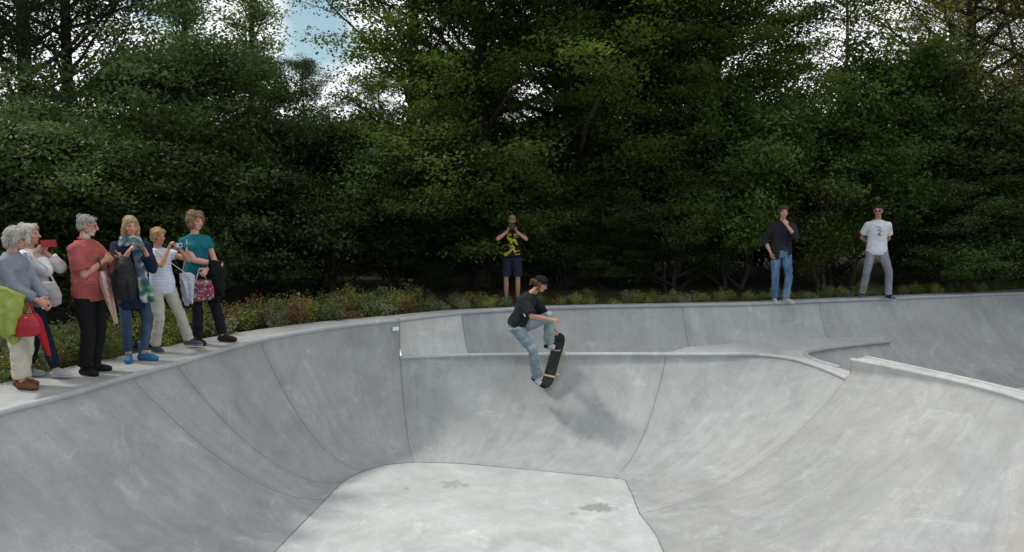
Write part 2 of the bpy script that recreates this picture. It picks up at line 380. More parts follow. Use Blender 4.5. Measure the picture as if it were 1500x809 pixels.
# platform: the spine between the two bowls, with its wide ends
hook_l = [(-0.78, 13.22), (-0.98, 13.12), (-1.04, 13.02), (-0.95, 12.94), (-0.7, 12.91)]
front = [tuple(q[:2]) for q in rimB]
back_edge = [(-0.7, 12.905), (0.3, 12.97), (1.2, 13.0), (2.6, 13.0), (3.0, 13.45), (4.4, 14.0), (5.6, 14.35), (6.75, 14.4)]
plat_outline = front + [(4.93, 11.1), (5.05, 11.33)] + [h for h in hook[::-1][1:]] + back_edge[::-1][0:] + hook_l[::-1][1:] + [(-1.3, 13.1), (-1.75, 12.62)]
plat = tag(empty('spine_platform', (1, 12.9, PZ)), 'flat concrete platform forming the spine between the front and rear bowls', 'platform')
keep(flat('platform_top', plat_outline, PZ, m_plat), plat)
sw = [(x, y, PZ - .001) for x, y in back_edge[:4]]
# inner face of the spine towards the channel
vv = []; ff = []
for i, (x, y) in enumerate(hook_l + back_edge[1:4]): vv += [(x, y, PZ), (x, y + 0.02, -1.0)]
for i in range(len(vv) // 2 - 1): ff.append((2 * i, 2 * i + 1, 2 * i + 3, 2 * i + 2))
keep(mesh_obj('inner_face', vv, ff, m_wall), plat)
# ridge top
rt_f = [tuple(q) for q in rimC]; rt_b = catmull([np.array(q[0]) for q in Rb[:3]], 21)[:len(rt_f)]
n = len(rt_f); rt_b = [rt_b[int(i * (len(rt_b) - 1) / (n - 1))] for i in range(n)]
vv = []; ff = []
for a, b in zip(rt_f, rt_b): vv += [a, tuple(b)]
for i in range(n - 1): ff.append((2 * i, 2 * i + 2, 2 * i + 3, 2 * i + 1))
ridge = tag(empty('ridge', (5.4, 10, RZ)), 'narrow raised concrete ridge sloping down to the right edge between the bowls', 'ridge')
keep(mesh_obj('ridge_top', vv, ff, m_coping_w), ridge)
endv = [(4.80, 11.11, RZ), (5.10, 11.30, RZ), (5.10, 11.31, PZ - .3), (4.78, 11.11, PZ - .3)]
keep(mesh_obj('end_face', endv, [(0, 1, 2, 3)], m_coping_w, None, smooth=False), ridge)
keep(tube('coping', [q + np.array([0.015, 0.02, 0.0]) for q in rimC], 0.026, m_coping_w), ridge)
keep(tube('coping', [q - np.array([0.01, 0.0, -0.004]) for q in catmull([np.array(q[0]) for q in Rb[:3]], 14)], 0.022, m_coping_w), ridge)
# tongue of deck right of the ridge
tf = rimD[0:4 * 14 + 1]; tb = catmull([np.array(q[0]) for q in Rb[2:]], 14)
vv = []; ff = []
for i in range(len(tb)):
    a = tf[int(i * (len(tf) - 1) / (len(tb) - 1))]; vv += [tuple(a), tuple(tb[i])]
for i in range(len(tb) - 1): ff.append((2 * i, 2 * i + 2, 2 * i + 3, 2 * i + 1))
tng = mesh_obj('deck_tongue', vv, ff, m_deck); tng.data.uv_layers.new(name='UVMap'); tag(tng, kind='structure')

# copings
def off(pts, d, dz=0.0): # shift the line sideways into the deck a little
    out = []
    for i, p in enumerate(pts):
        a = np.array(pts[min(i + 1, len(pts) - 1)], float) - np.array(pts[max(i - 1, 0)], float); a[2] = 0; a /= np.linalg.norm(a) + 1e-9
        out.append(np.array(p, float) + np.array([-a[1], a[0], 0]) * d + np.array([0, 0, dz]))
    return out
def coping(pts, r, mat, par, d):
    keep(tube('coping', off(pts, d, 0.002), r, mat), par)
coping([*rimA], 0.034, m_coping, bowl, 0.012)
coping([*rimB], 0.032, m_coping_m, plat, 0.015)
coping(rP + rG[1:] + rH[1:], 0.034, m_coping, bowl2, 0.012)
coping(catmull([np.array([x, y, PZ]) for x, y in hook[:-1]], 8), 0.034, m_coping, plat, 0.012)
coping(rimD[14:] + rimE[1:], 0.034, m_coping, bowl, 0.012)

# deck (paving) ring and the ground outside it
inner = [np.array([*q[:2], 0.0]) for q in rimA] + [np.array([*q[:2], 0.0]) for q in (rP + rG[1:] + rH[1:])][1:] + [np.array([*q[:2], 0.0]) for q in rimD[4 * 14:]] + [np.array([*q[:2], 0.0]) for q in rimE[1:-1]]
def widths(p, i, n):
    x, y = p[0], p[1]
    if y > 12.5 and x > -2: return float(np.interp(x, [-1.8, 0.0, 6, 10, 14], [0.62, 0.36, 0.42, 0.5, 1.5]))
    if x < -1.7 and y > 5: return float(np.interp(y, [5, 7, 8.6, 10, 12.5], [1.15, 1.15, 1.1, .92, .62]))
    return 2.2
ni = len(inner); outer = []
for i, p in enumerate(inner):
    a = inner[(i + 1) % ni] - inner[i - 1]; a /= np.linalg.norm(a) + 1e-9
    outer.append(p + np.array([-a[1], a[0], 0]) * widths(p, i, ni))
# smooth the outer edge
for _ in range(12):
    outer = [0.25 * outer[i - 1] + 0.5 * outer[i] + 0.25 * outer[(i + 1) % ni] for i in range(ni)]
vv = inner + outer; ff = [(i, i + ni, (i + 1) % ni + ni, (i + 1) % ni) for i in range(ni)]
dk = mesh_obj('pavement', vv, ff, m_deck, None, smooth=False); dk.data.uv_layers.new(name='UVMap'); dk['kind'] = 'structure'
# ground
t = NT('soil')
geo = t.n('ShaderNodeNewGeometry'); pos = geo.outputs['Position']
n1 = t.noise(pos, 1.1, 5, 0.65, 0.6); n2 = t.noise(pos, 24, 4, 0.75); n3 = t.noise(pos, 7, 3, 0.7)
c = t.ramp(n2, [(0.3, (0.02, 0.016, 0.011)), (0.5, (0.055, 0.04, 0.025)), (0.62, (0.11, 0.075, 0.04)), (0.72, (0.20, 0.15, 0.09))])
c = t.mix(t.mapr(t.math('ADD', t.math('MULTIPLY', n1, .6), t.math('MULTIPLY', n3, .4)), 0.48, 0.6, 0.0, 0.75), c, (0.045, 0.07, 0.02))
t.bsdf(c, 0.95, n2, 0.9, 0.03, 0.1); m_soil = t.m
rings = [[np.array([q[0], q[1], -0.004]) for q in outer]]
cx, cy = 4.0, 9.0
for rad_t, z in ((0.02, -0.045), (0.08, -0.05), (0.3, -0.06), (0.6, -0.06), (1.0, -0.06)):
    ring = []
    for q in outer:
        v = np.array([q[0] - cx, q[1] - cy]); L = np.linalg.norm(v); far = v / L * 260
        p2 = np.array([q[0], q[1]]) * (1 - rad_t ** 2) + (np.array([cx, cy]) + far) * rad_t ** 2
        ring.append(np.array([p2[0], p2[1], z]))
    rings.append(ring)
vv = [q for r in rings for q in r]; ff = []
for k in range(len(rings) - 1):
    for i in range(ni):
        j = (i + 1) % ni; ff.append((k * ni + i, (k + 1) * ni + i, (k + 1) * ni + j, k * ni + j))
mesh_obj('ground', vv, ff, m_soil)['kind'] = 'structure'
# small white plate on the wall at the spine corner
pl = mesh_obj('wall_plate', [(-.055, 0, -.03), (.055, 0, -.03), (.055, 0, .03), (-.055, 0, .03), (-.055, .01, -.03), (.055, .01, -.03), (.055, .01, .03), (-.055, .01, .03)],
              [(0, 1, 2, 3), (5, 4, 7, 6), (4, 0, 3, 7), (1, 5, 6, 2), (3, 2, 6, 7), (4, 5, 1, 0)], None, None, smooth=False)
t = NT('white_plate'); t.bsdf((0.75, 0.78, 0.8), 0.4); pl.data.materials.append(t.m)
a = np.array(rimA[-14]); b = np.array(rimA[-1]); q = a + (b - a) * 0.92
pl.location = (q[0] + 0.025, q[1] - 0.03, -0.115); pl.rotation_euler = (0, 0, math.atan2(b[1] - a[1], b[0] - a[0]))
tag(pl, 'small white rectangular plate fixed on bowl wall beside the spine corner', 'plate')
# ---------------------------------------------------------------- foliage
def leaf_mat(name, colA, colB, trans=0.35, rough=0.5, spec=0.3):
    t = NT(name)
    at = t.n('ShaderNodeAttribute'); at.attribute_name = 'lv'
    oi = t.n('ShaderNodeObjectInfo')
    f = t.math('ADD', t.math('MULTIPLY', at.outputs['Fac'], 0.75), t.math('MULTIPLY', oi.outputs['Random'], 0.25))
    f = t.math('POWER', f, 1.35); c = t.mix(f, tuple(x * .75 for x in colA), tuple(x * 1.35 for x in colB))
    b = t.n('ShaderNodeBsdfPrincipled'); t.l(c, b.inputs['Base Color']); b.inputs['Roughness'].default_value = rough
    b.inputs['Specular IOR Level'].default_value = spec
    tr = t.n('ShaderNodeBsdfTranslucent'); c2 = t.mix(1.0, c, (1.5, 1.55, 0.7), 'MULTIPLY'); t.l(c2, tr.inputs[0])
    ms = t.n('ShaderNodeMixShader', i_0=trans); t.l(b.outputs[0], ms.inputs[1]); t.l(tr.outputs[0], ms.inputs[2])
    t.l(ms.outputs[0], t.out.inputs[0]); return t.m
t = NT('bark'); pos = t.n('ShaderNodeTexCoord').outputs['Object']
nb = t.noise(t.scalevec(pos, 6, 6, 1.2), 4, 4, 0.7)
t.bsdf(t.ramp(nb, [(0.3, (0.025, 0.022, 0.018)), (0.7, (0.10, 0.09, 0.075))]), 0.9, nb, 0.6, 0.02, 0.15); m_bark = t.m
t = NT('bark_pale'); pos = t.n('ShaderNodeTexCoord').outputs['Object']
nb = t.noise(t.scalevec(pos, 3, 3, 6), 3, 4, 0.7)
t.bsdf(t.ramp(nb, [(0.42, (0.06, 0.055, 0.05)), (0.52, (0.34, 0.32, 0.29))]), 0.8, nb, 0.3, 0.01, 0.15); m_bark_pale = t.m

def leaves_mesh(name, centers, normals_bias, size, mat, aspect=0.62, lv=None, droop=0.0, rng=None):
    """one mesh of folded leaf faces (two triangles-pairs each) at the given centres"""
    n = len(centers); rng = rng or np.random.default_rng(1)
    nrm = rng.normal(size=(n, 3)); nrm[:, 2] = np.abs(nrm[:, 2]) * 1.0 + normals_bias
    nrm /= np.linalg.norm(nrm, axis=1)[:, None]
    d = rng.normal(size=(n, 3)); d[:, 2] -= droop; d -= nrm * (d * nrm).sum(1)[:, None]; d /= np.linalg.norm(d, axis=1)[:, None]
    s = np.cross(nrm, d)
    L = size * rng.uniform(0.6, 1.25, n)[:, None]; W = L * aspect * 0.5
    c = np.asarray(centers)
    fold = nrm * W * 0.35
    v = np.stack([c - d * L * .5, c + s * W - d * L * .05 + fold, c + d * L * .5, c - s * W - d * L * .05 + fold], 1).reshape(-1, 3)
    me = D.meshes.new(name)
    me.vertices.add(4 * n); me.vertices.foreach_set('co', v.ravel())
    me.loops.add(6 * n); me.polygons.add(2 * n)
    base = np.arange(n)[:, None] * 4
    me.loops.foreach_set('vertex_index', (base + np.array([[0, 1, 2, 0, 2, 3]])).ravel())
    me.polygons.foreach_set('loop_start', np.arange(2 * n) * 3)
    me.update(); me.validate()
    a = me.attributes.new('lv', 'FLOAT', 'POINT')
    lvv = rng.uniform(0, 1, n) if lv is None else lv
    a.data.foreach_set('value', np.repeat(lvv, 4))
    me.materials.append(mat); return me

def limb_geo(verts, faces, pts, r0, r1, seg=6):
    b = len(verts); n = len(pts)
    for i, p in enumerate(pts):
        d = Vector(pts[min(i + 1, n - 1)]) - Vector(pts[max(i - 1, 0)]); d.normalize()
        ref = Vector((0, 0, 1)) if abs(d.z) < .9 else Vector((1, 0, 0))
        a = d.cross(ref).normalized(); c = a.cross(d); r = r0 + (r1 - r0) * i / (n - 1)
        for k in range(seg):
            an = 2 * PI * k / seg; verts.append(Vector(p) + (a * math.cos(an) + c * math.sin(an)) * r)
    for i in range(n - 1):
        for k in range(seg): faces.append((b + i * seg + k, b + i * seg + (k + 1) % seg, b + (i + 1) * seg + (k + 1) % seg, b + (i + 1) * seg + k))

def make_tree(kind, h, rad, mat, bark, seed, base=0.2, nlimb=26, sub=5, per=70, leaf=0.085, shape='round', rise=0.5, r0=0.16, stems=1, clump=0.34, droop=0.0, flatn=0.55):
    rng = np.random.default_rng(seed); rd = random.Random(seed)
    verts = []; faces = []; cents = []; lv = []
    for st in range(stems):
        ang0 = rd.uniform(0, 6.28); sp = 0 if stems == 1 else rad * 0.35
        top = Vector((math.cos(ang0) * sp, math.sin(ang0) * sp, h * rd.uniform(.86, .97) if stems > 1 else h * 0.95))
        tp = []
        bx = Vector((math.cos(ang0) * .15, math.sin(ang0) * .15, 0)) if stems > 1 else Vector((0, 0, 0))
        for i in range(9):
            f = i / 8; p = bx.lerp(top, f); p += Vector((rd.uniform(-1, 1), rd.uniform(-1, 1), 0)) * 0.12 * (0 if i == 0 else 1); p.z = top.z * f - 0.1 * (i == 0)
            tp.append(p)
        limb_geo(verts, faces, tp, r0 / math.sqrt(stems) * 1.15, 0.02, 8)
        nl = nlimb // stems
        for i in range(nl):
            f = base + (1 - base) * ((i + rd.random() * .8) / nl) ; f = min(f, .985)
            az = i * 2.399 + rd.uniform(-.5, .5)
            g = (f - base) / (1 - base)
            if shape == 'round': prof = math.sqrt(max(0.03, 1 - (2 * (g * .9 + .05) - 0.85) ** 2)) if g > .42 else 0.75 + g * .6
            elif shape == 'bush': prof = math.sqrt(max(0.04, 1 - g ** 2.2))
            elif shape == 'column': prof = min(1, .45 + g * 1.3) * math.sqrt(max(.05, 1 - g ** 3))
            else: prof = (1 - g) ** .8 + .1
            L = rad * min(prof, 1.05) * rd.uniform(.62, 1.25)
            idx = f * 8; k = int(min(idx, 7)); s0 = tp[k].lerp(tp[k + 1], idx - k)
            rs = rise * rd.uniform(.6, 1.4)
            dv = Vector((math.cos(az), math.sin(az), rs)); dv.normalize()
            pts = [s0]; cur = s0.copy(); dd = dv.copy(); ns = 6
            for q in range(ns):
                dd = (dd + Vector((rd.uniform(-.2, .2), rd.uniform(-.2, .2), rd.uniform(-.12, .18) - droop * .25))).normalized()
                cur = cur + dd * L / ns; pts.append(cur.copy())
            limb_geo(verts, faces, pts, max(.018, r0 * .42 * (1 - f * .7)), 0.008, 5)
            tone = rd.random()
            for j in range(sub):
                fj = .35 + .65 * (j + rd.random()) / sub; ii = fj * ns; kk = int(min(ii, ns - 1)); s1 = pts[kk].lerp(pts[kk + 1], ii - kk)
                d2 = (dd + Vector((rd.uniform(-1, 1), rd.uniform(-1, 1), rd.uniform(-.5, .6) - droop))).normalized()
                L2 = L * rd.uniform(.22, .42) + .12; e = s1 + d2 * L2
                limb_geo(verts, faces, [s1, s1.lerp(e, .5) + Vector((0, 0, .03)), e], .009, .004, 3)
                for (cc, m) in ((s1.lerp(e, .55), .4), (e, .6)):
                    m = int(per * m * rd.uniform(.5, 1.4))
                    g3 = rng.normal(size=(m, 3)) * np.array([clump, clump, clump * flatn]) * .5
                    if droop > .4:
                        g3[:, 2] -= np.abs(rng.normal(size=m)) * droop * .6; g3[:, :2] *= .5
                    cents.append(g3 + np.array(cc)); lv.append(np.clip(rng.normal(.5, .13, m) + (tone - .5) * .75, 0, 1))
    tm = D.meshes.new('trunk'); tm.from_pydata([tuple(v) for v in verts], [], faces); tm.update(); tm.materials.append(bark)
    tm.polygons.foreach_set('use_smooth', [True] * len(tm.polygons))
    cm = leaves_mesh('crown', np.concatenate(cents), .8, leaf, mat, .62, np.concatenate(lv), droop, rng)
    return kind, tm, cm

m_l_maple = leaf_mat('leaf_maple', (0.050, 0.088, 0.020), (0.105, 0.150, 0.032), .5)
m_l_dark = leaf_mat('leaf_alder', (0.032, 0.055, 0.024), (0.070, 0.105, 0.042), .4, .5, .3)
m_l_poplar = leaf_mat('leaf_poplar', (0.11, 0.16, 0.10), (0.20, 0.26, 0.17), .55, .45, .4)
m_l_olive = leaf_mat('leaf_olive', (0.085, 0.092, 0.034), (0.16, 0.145, 0.05), .5)
m_l_willow = leaf_mat('leaf_willow', (0.09, 0.10, 0.06), (0.15, 0.16, 0.10), .35)
m_l_bright = leaf_mat('leaf_hazel', (0.045, 0.088, 0.022), (0.095, 0.158, 0.036), .45, .45, .4)
m_l_shrub = leaf_mat('leaf_shrub', (0.038, 0.068, 0.024), (0.085, 0.130, 0.044), .4, .5, .3)
TK = {
 'maple': [make_tree('maple_tree', 11.0, 3.4, m_l_maple, m_bark, s, base=.03, nlimb=80, sub=6, per=370, leaf=.084, clump=.50, rise=.40, r0=.2, flatn=.30) for s in (3, 4)],
 'alder': [make_tree('alder_tree', 10.5, 2.6, m_l_dark, m_bark, s, base=.10, nlimb=54, sub=5, per=180, leaf=.074, clump=.42, rise=.6, r0=.14, flatn=.4) for s in (5, 6)],
 'poplar': [make_tree('poplar_tree', 13.5, 1.25, m_l_poplar, m_bark, s, base=.08, nlimb=80, sub=5, per=70, leaf=.11, clump=.46, rise=2.2, r0=.12, shape='column') for s in (7,)],
 'ash': [make_tree('ash_tree', 10.0, 2.9, m_l_olive, m_bark, s, base=.10, nlimb=52, sub=7, per=110, leaf=.082, clump=.42, rise=.6, r0=.15) for s in (8, 9)],
 'willow': [make_tree('willow_tree', 12.5, 2.2, m_l_willow, m_bark, s, base=.3, nlimb=34, sub=7, per=26, leaf=.10, clump=.3, rise=1.1, r0=.14, droop=.9) for s in (10,)],
 'hazel': [make_tree('hazel_bush', 3.3, 1.75, m_l_bright, m_bark, s, base=.02, nlimb=42, sub=6, per=150, leaf=.088, clump=.36, rise=.8, r0=.07, shape='bush', stems=3) for s in (11, 12)],
 'shrub': [make_tree('elder_bush', 3.0, 1.75, m_l_shrub, m_bark, s, base=.0, nlimb=54, sub=7, per=170, leaf=.066, clump=.36, rise=.5, flatn=.3, r0=.06, shape='bush', stems=3) for s in (13, 14)],
}
def place_tree(key, u, y, s, label, rz=None, vi=0, sz=None, group=None, x=None):
    kind, tm, cm = TK[key][vi % len(TK[key])]
    x = (u - 750) / F * y if x is None else x
    e = empty(kind, (x, y, -0.08), random.uniform(0, 6.28) if rz is None else rz)
    e.scale = (s, s, sz or s)
    a = D.objects.new('trunk', tm); b = D.objects.new('crown', cm)
    for o in (a, b): COL.objects.link(o); o.parent = e
    tag(e, label, 'bush' if key in ('hazel', 'shrub') else 'tree', group)
    return e
GT = 'trees of the wood behind the skatepark'; GB = 'bushes along the edge of the wood'
# tall trees, nearest row
T = [
 ('alder', -75, 15.5, 1.15, 'tall dark tree at the left edge of the wood, behind the grey-haired women', 0),
 ('alder', 45, 16.6, 1.25, 'tall airy dark tree behind the man in the red shirt', 1),
 ('alder', 120, 18.5, 1.2, 'airy dark tree with sky gaps behind the blonde woman', 0),
 ('poplar', 285, 24.0, 1.0, 'left of two slim pale grey-green poplars under the open sky', 0),
 ('poplar', 375, 25.0, 1.0, 'right of two slim pale grey-green poplars under the open sky', 0),
 ('alder', 262, 17.8, .43, 'lower dark leafy tree in front of the pale poplars', 1),
 ('alder', 392, 18.6, .50, 'short dark tree under the patch of open sky', 0),
 ('alder', 606, 20.0, 1.12, 'dark grey-green tree bordering the open sky on its right', 1),
 ('maple', 705, 17.8, 1.05, 'big green maple right behind the man taking a picture', 0),
 ('maple', 830, 17.9, 1.1, 'broadest maple in the middle of the wood, behind the skater', 1),
 ('maple', 945, 19.0, 1.05, 'maple of the middle wood right of the broadest one', 0),
 ('maple', 1040, 19.4, .92, 'maple with layered branches bordering the white sky gap', 1),
 ('willow', 1225, 28.0, .90, 'wispy pale willow standing in the white sky gap', 0),
 ('ash', 1405, 19.5, 1.2, 'olive-leaved airy tree behind the man in the white t-shirt', 0),
 ('ash', 1510, 18.4, 1.25, 'olive tree with bare twigs near the right edge of the wood', 1),
 ('alder', 1620, 18.0, 1.1, 'dark tree at the right edge of the wood', 0),
]
for i, (k, u, y, s, lab, vi) in enumerate(T): place_tree(k, u, y, s, lab, vi=vi, group=GT)
back = [(-160, 23, 'alder', .5), (20, 25, 'alder', .45), (130, 26, 'ash', .42), (220, 24, 'alder', .42), (330, 25, 'alder', .40), (450, 25, 'alder', .60), (560, 26, 'alder', .55), (700, 26, 'maple', .62),
        (850, 27, 'alder', .9), (975, 26, 'maple', .6), (1050, 27, 'alder', .5), (1150, 25, 'alder', .38), (1250, 25, 'alder', .36), (1375, 26, 'alder', .8), (1490, 25, 'alder', .9), (1610, 23, 'alder', .9), (1720, 21, 'ash', 1.0)]
names = ['beyond the left edge of the photo', 'behind the woman with the red phone', 'behind the red-shirted man', 'behind the woman with the camera', 'left below the poplars', 'right below the open blue sky', 'left of the big maple',
         'behind the man taking a picture', 'behind the broadest maple', 'right of the middle maples', 'left of the white sky gap', 'below the willow on its left', 'below the willow on its right', 'behind the white t-shirted man', 'near the right edge', 'at the very right edge', 'beyond the right edge of the photo']
for i, ((u, y, k, s), nm) in enumerate(zip(back, names)): place_tree(k, u, y, s, 'dark tree in the hindmost row ' + nm, vi=i, group=GT)
B = [('shrub', -60, 11.6, 1.1), ('shrub', 35, 12.6, .85), ('shrub', 120, 13.6, 1.2), ('shrub', 205, 14.6, .8), ('shrub', 300, 15.2, 1.25), ('shrub', 390, 15.9, .9), ('shrub', 480, 16.6, 1.15), ('shrub', 570, 17.6, .7),
     ('shrub', 645, 17.6, .62), ('shrub', 735, 18.0, .6), ('shrub', 825, 17.6, .66), ('shrub', 905, 17.7, .6), ('shrub', 985, 17.2, .85), ('hazel', 1075, 17.2, .95), ('hazel', 1150, 18.4, 1.25), ('hazel', 1235, 17.3, .9),
     ('hazel', 1320, 18.2, 1.15), ('shrub', 1400, 17.3, .95), ('shrub', 1475, 17.6, 1.3), ('shrub', 1560, 17.0, 1.1)]
wh = ['beyond the grey-haired woman at the left edge', 'behind the woman with the red phone', 'behind the man with the backpack', 'behind the blonde woman', 'behind the woman in the teal shirt', 'right behind the end of the spectators row', 'behind the reddest part of the planting strip', 'left of the wall plate, deep in the shade',
      'left of the man taking a picture', 'straight behind the man taking a picture', 'right of the skater', 'between the skater and the dark-shirted man, left one', 'between the skater and the dark-shirted man, right one',
      'left of the dark-shirted man', 'right above the dark-shirted man', 'between the two men on the far rim', 'behind the white t-shirted man', 'right of the white t-shirted man', 'near the right edge of the photo', 'at the right edge of the photo']
for i, ((k, u, y, s), nm) in enumerate(zip(B, wh)):
    place_tree(k, u, y, s, sz=s * (1.0, 1.25, .85)[i % 3], label=('bright green hazel bush ' if k == 'hazel' else 'dark leafy bush ') + nm, vi=i, group=GB)
# second row of bushes closes the view under the crowns
for i in range(16):
    u = -40 + i * 105; y = 21.8 + (i % 3) * .6
    place_tree('shrub', u, y, 1.25, 'shaded bush of the second row under the trees, %s counting from the left edge' % ('first second third fourth fifth sixth seventh eighth ninth tenth eleventh twelfth thirteenth fourteenth fifteenth sixteenth'.split()[i]), vi=i, group='shaded bushes under the tall trees')
# a young ochre bush between the two men
k_, tm_, cm_ = make_tree('young_bush', 2.3, .85, leaf_mat('leaf_ochre', (0.065, 0.08, 0.02), (0.13, 0.14, 0.03), .3), m_bark, 21, base=.05, nlimb=22, sub=5, per=34, leaf=.075, clump=.3, rise=.9, r0=.04, shape='bush', stems=2)
TK['young'] = [(k_, tm_, cm_)]
place_tree('young', 1205, 16.6, 1.0, 'small yellowish bush between the two men on the far rim', vi=0)

# low plants of the planting strip
def low_plant(name, mat, seed, h=.34, r=.24, n=700, leaf=.04):
    rng = np.random.default_rng(seed); rd = random.Random(seed); cents = []
    verts = []; faces = []
    for s in range(16):
        a = rd.uniform(0, 6.28); q = rd.uniform(0, 1) ** .6 * r; hh = h * (1 - .45 * (q / r) ** 2) * rd.uniform(.7, 1.15)
        e = Vector((math.cos(a) * q, math.sin(a) * q, hh)); b = Vector((math.cos(a) * q * .4, math.sin(a) * q * .4, 0))
        m = n // 16; f = rng.uniform(.15, 1, m)
        c = np.array(b)[None] * (1 - f[:, None]) + np.array(e)[None] * f[:, None] + rng.normal(size=(m, 3)) * np.array([.035, .035, .02])
        cents.append(c)
    me = leaves_mesh(name, np.concatenate(cents), .1, leaf, mat, .5, None, -.5, rng); return me
m_p1 = leaf_mat('plant_yellowgreen', (0.16, 0.185, 0.045), (0.32, 0.32, 0.09), .3)
m_p2 = leaf_mat('plant_rust', (0.17, 0.085, 0.04), (0.25, 0.16, 0.07), .3)
m_p3 = leaf_mat('plant_greygreen', (0.13, 0.16, 0.09), (0.24, 0.26, 0.16), .25)
m_p4 = leaf_mat('plant_green', (0.075, 0.11, 0.035), (0.15, 0.19, 0.06), .3)
PM = {'y': [low_plant('low_shrub', m_p1, s) for s in (31, 32)], 'r': [low_plant('low_shrub', m_p2, s) for s in (33, 34)], 'g': [low_plant('low_shrub', m_p3, s) for s in (35, 36)], 'd': [low_plant('low_shrub', m_p4, s) for s in (37, 38)]}
LB = {'y': 'low yellow-green shrub in the planting strip behind the deck', 'r': 'low rust-brown shrub in the planting strip behind the deck', 'g': 'low grey-green shrub in the planting strip behind the deck', 'd': 'low fresh green shrub in the planting strip behind the deck'}
vis = [(i, q) for i, q in enumerate(outer) if (q[1] > 7.0 and q[0] < -1.5) or (q[1] > 12.5 and -2 < q[0] < 12.5)]
acc = 0; prev = None; rp = random.Random(5)
for i, q in vis:
    if prev is not None: acc += np.linalg.norm(q - prev)
    prev = q
    if acc < .27: continue
    acc = 0
    a = outer[(i + 1) % ni] - outer[i - 1]; a /= np.linalg.norm(a); nr = np.array([-a[1], a[0], 0])
    x = q[0]
    for row in range(5 if x < -.5 else 3):
        if rp.random() < (.08 if x < 0 else .10 + .1 * row): continue
        k = rp.choices('yrgd', (5, 2.6, 1.5, 3) if (-4.6 < x < -1.8) else ((2, 1, 3, 4) if x < -4.6 else (3, .5, 4, 3)))[0]
        if x > -1.2: k = rp.choices('yrgd', (4, .2, 1.6, 4))[0]
        pz = q + nr * (.17 + row * .27 + rp.uniform(-.08, .08)) + np.array([rp.uniform(-.1, .1), 0, 0])
        o = D.objects.new('low_shrub', rp.choice(PM[k])); COL.objects.link(o)
        o.location = (pz[0], pz[1], -.05); o.rotation_euler = (0, 0, rp.uniform(0, 6.28))
        s = rp.uniform(.65, 1.15) * (1.15 if x < -1.2 else .72); o.scale = (s, s, s * rp.uniform(.8, 1.25) * (1 if x < -1.2 else .85))
        tag(o, LB[k], 'shrub', 'low shrubs of the planting strip')
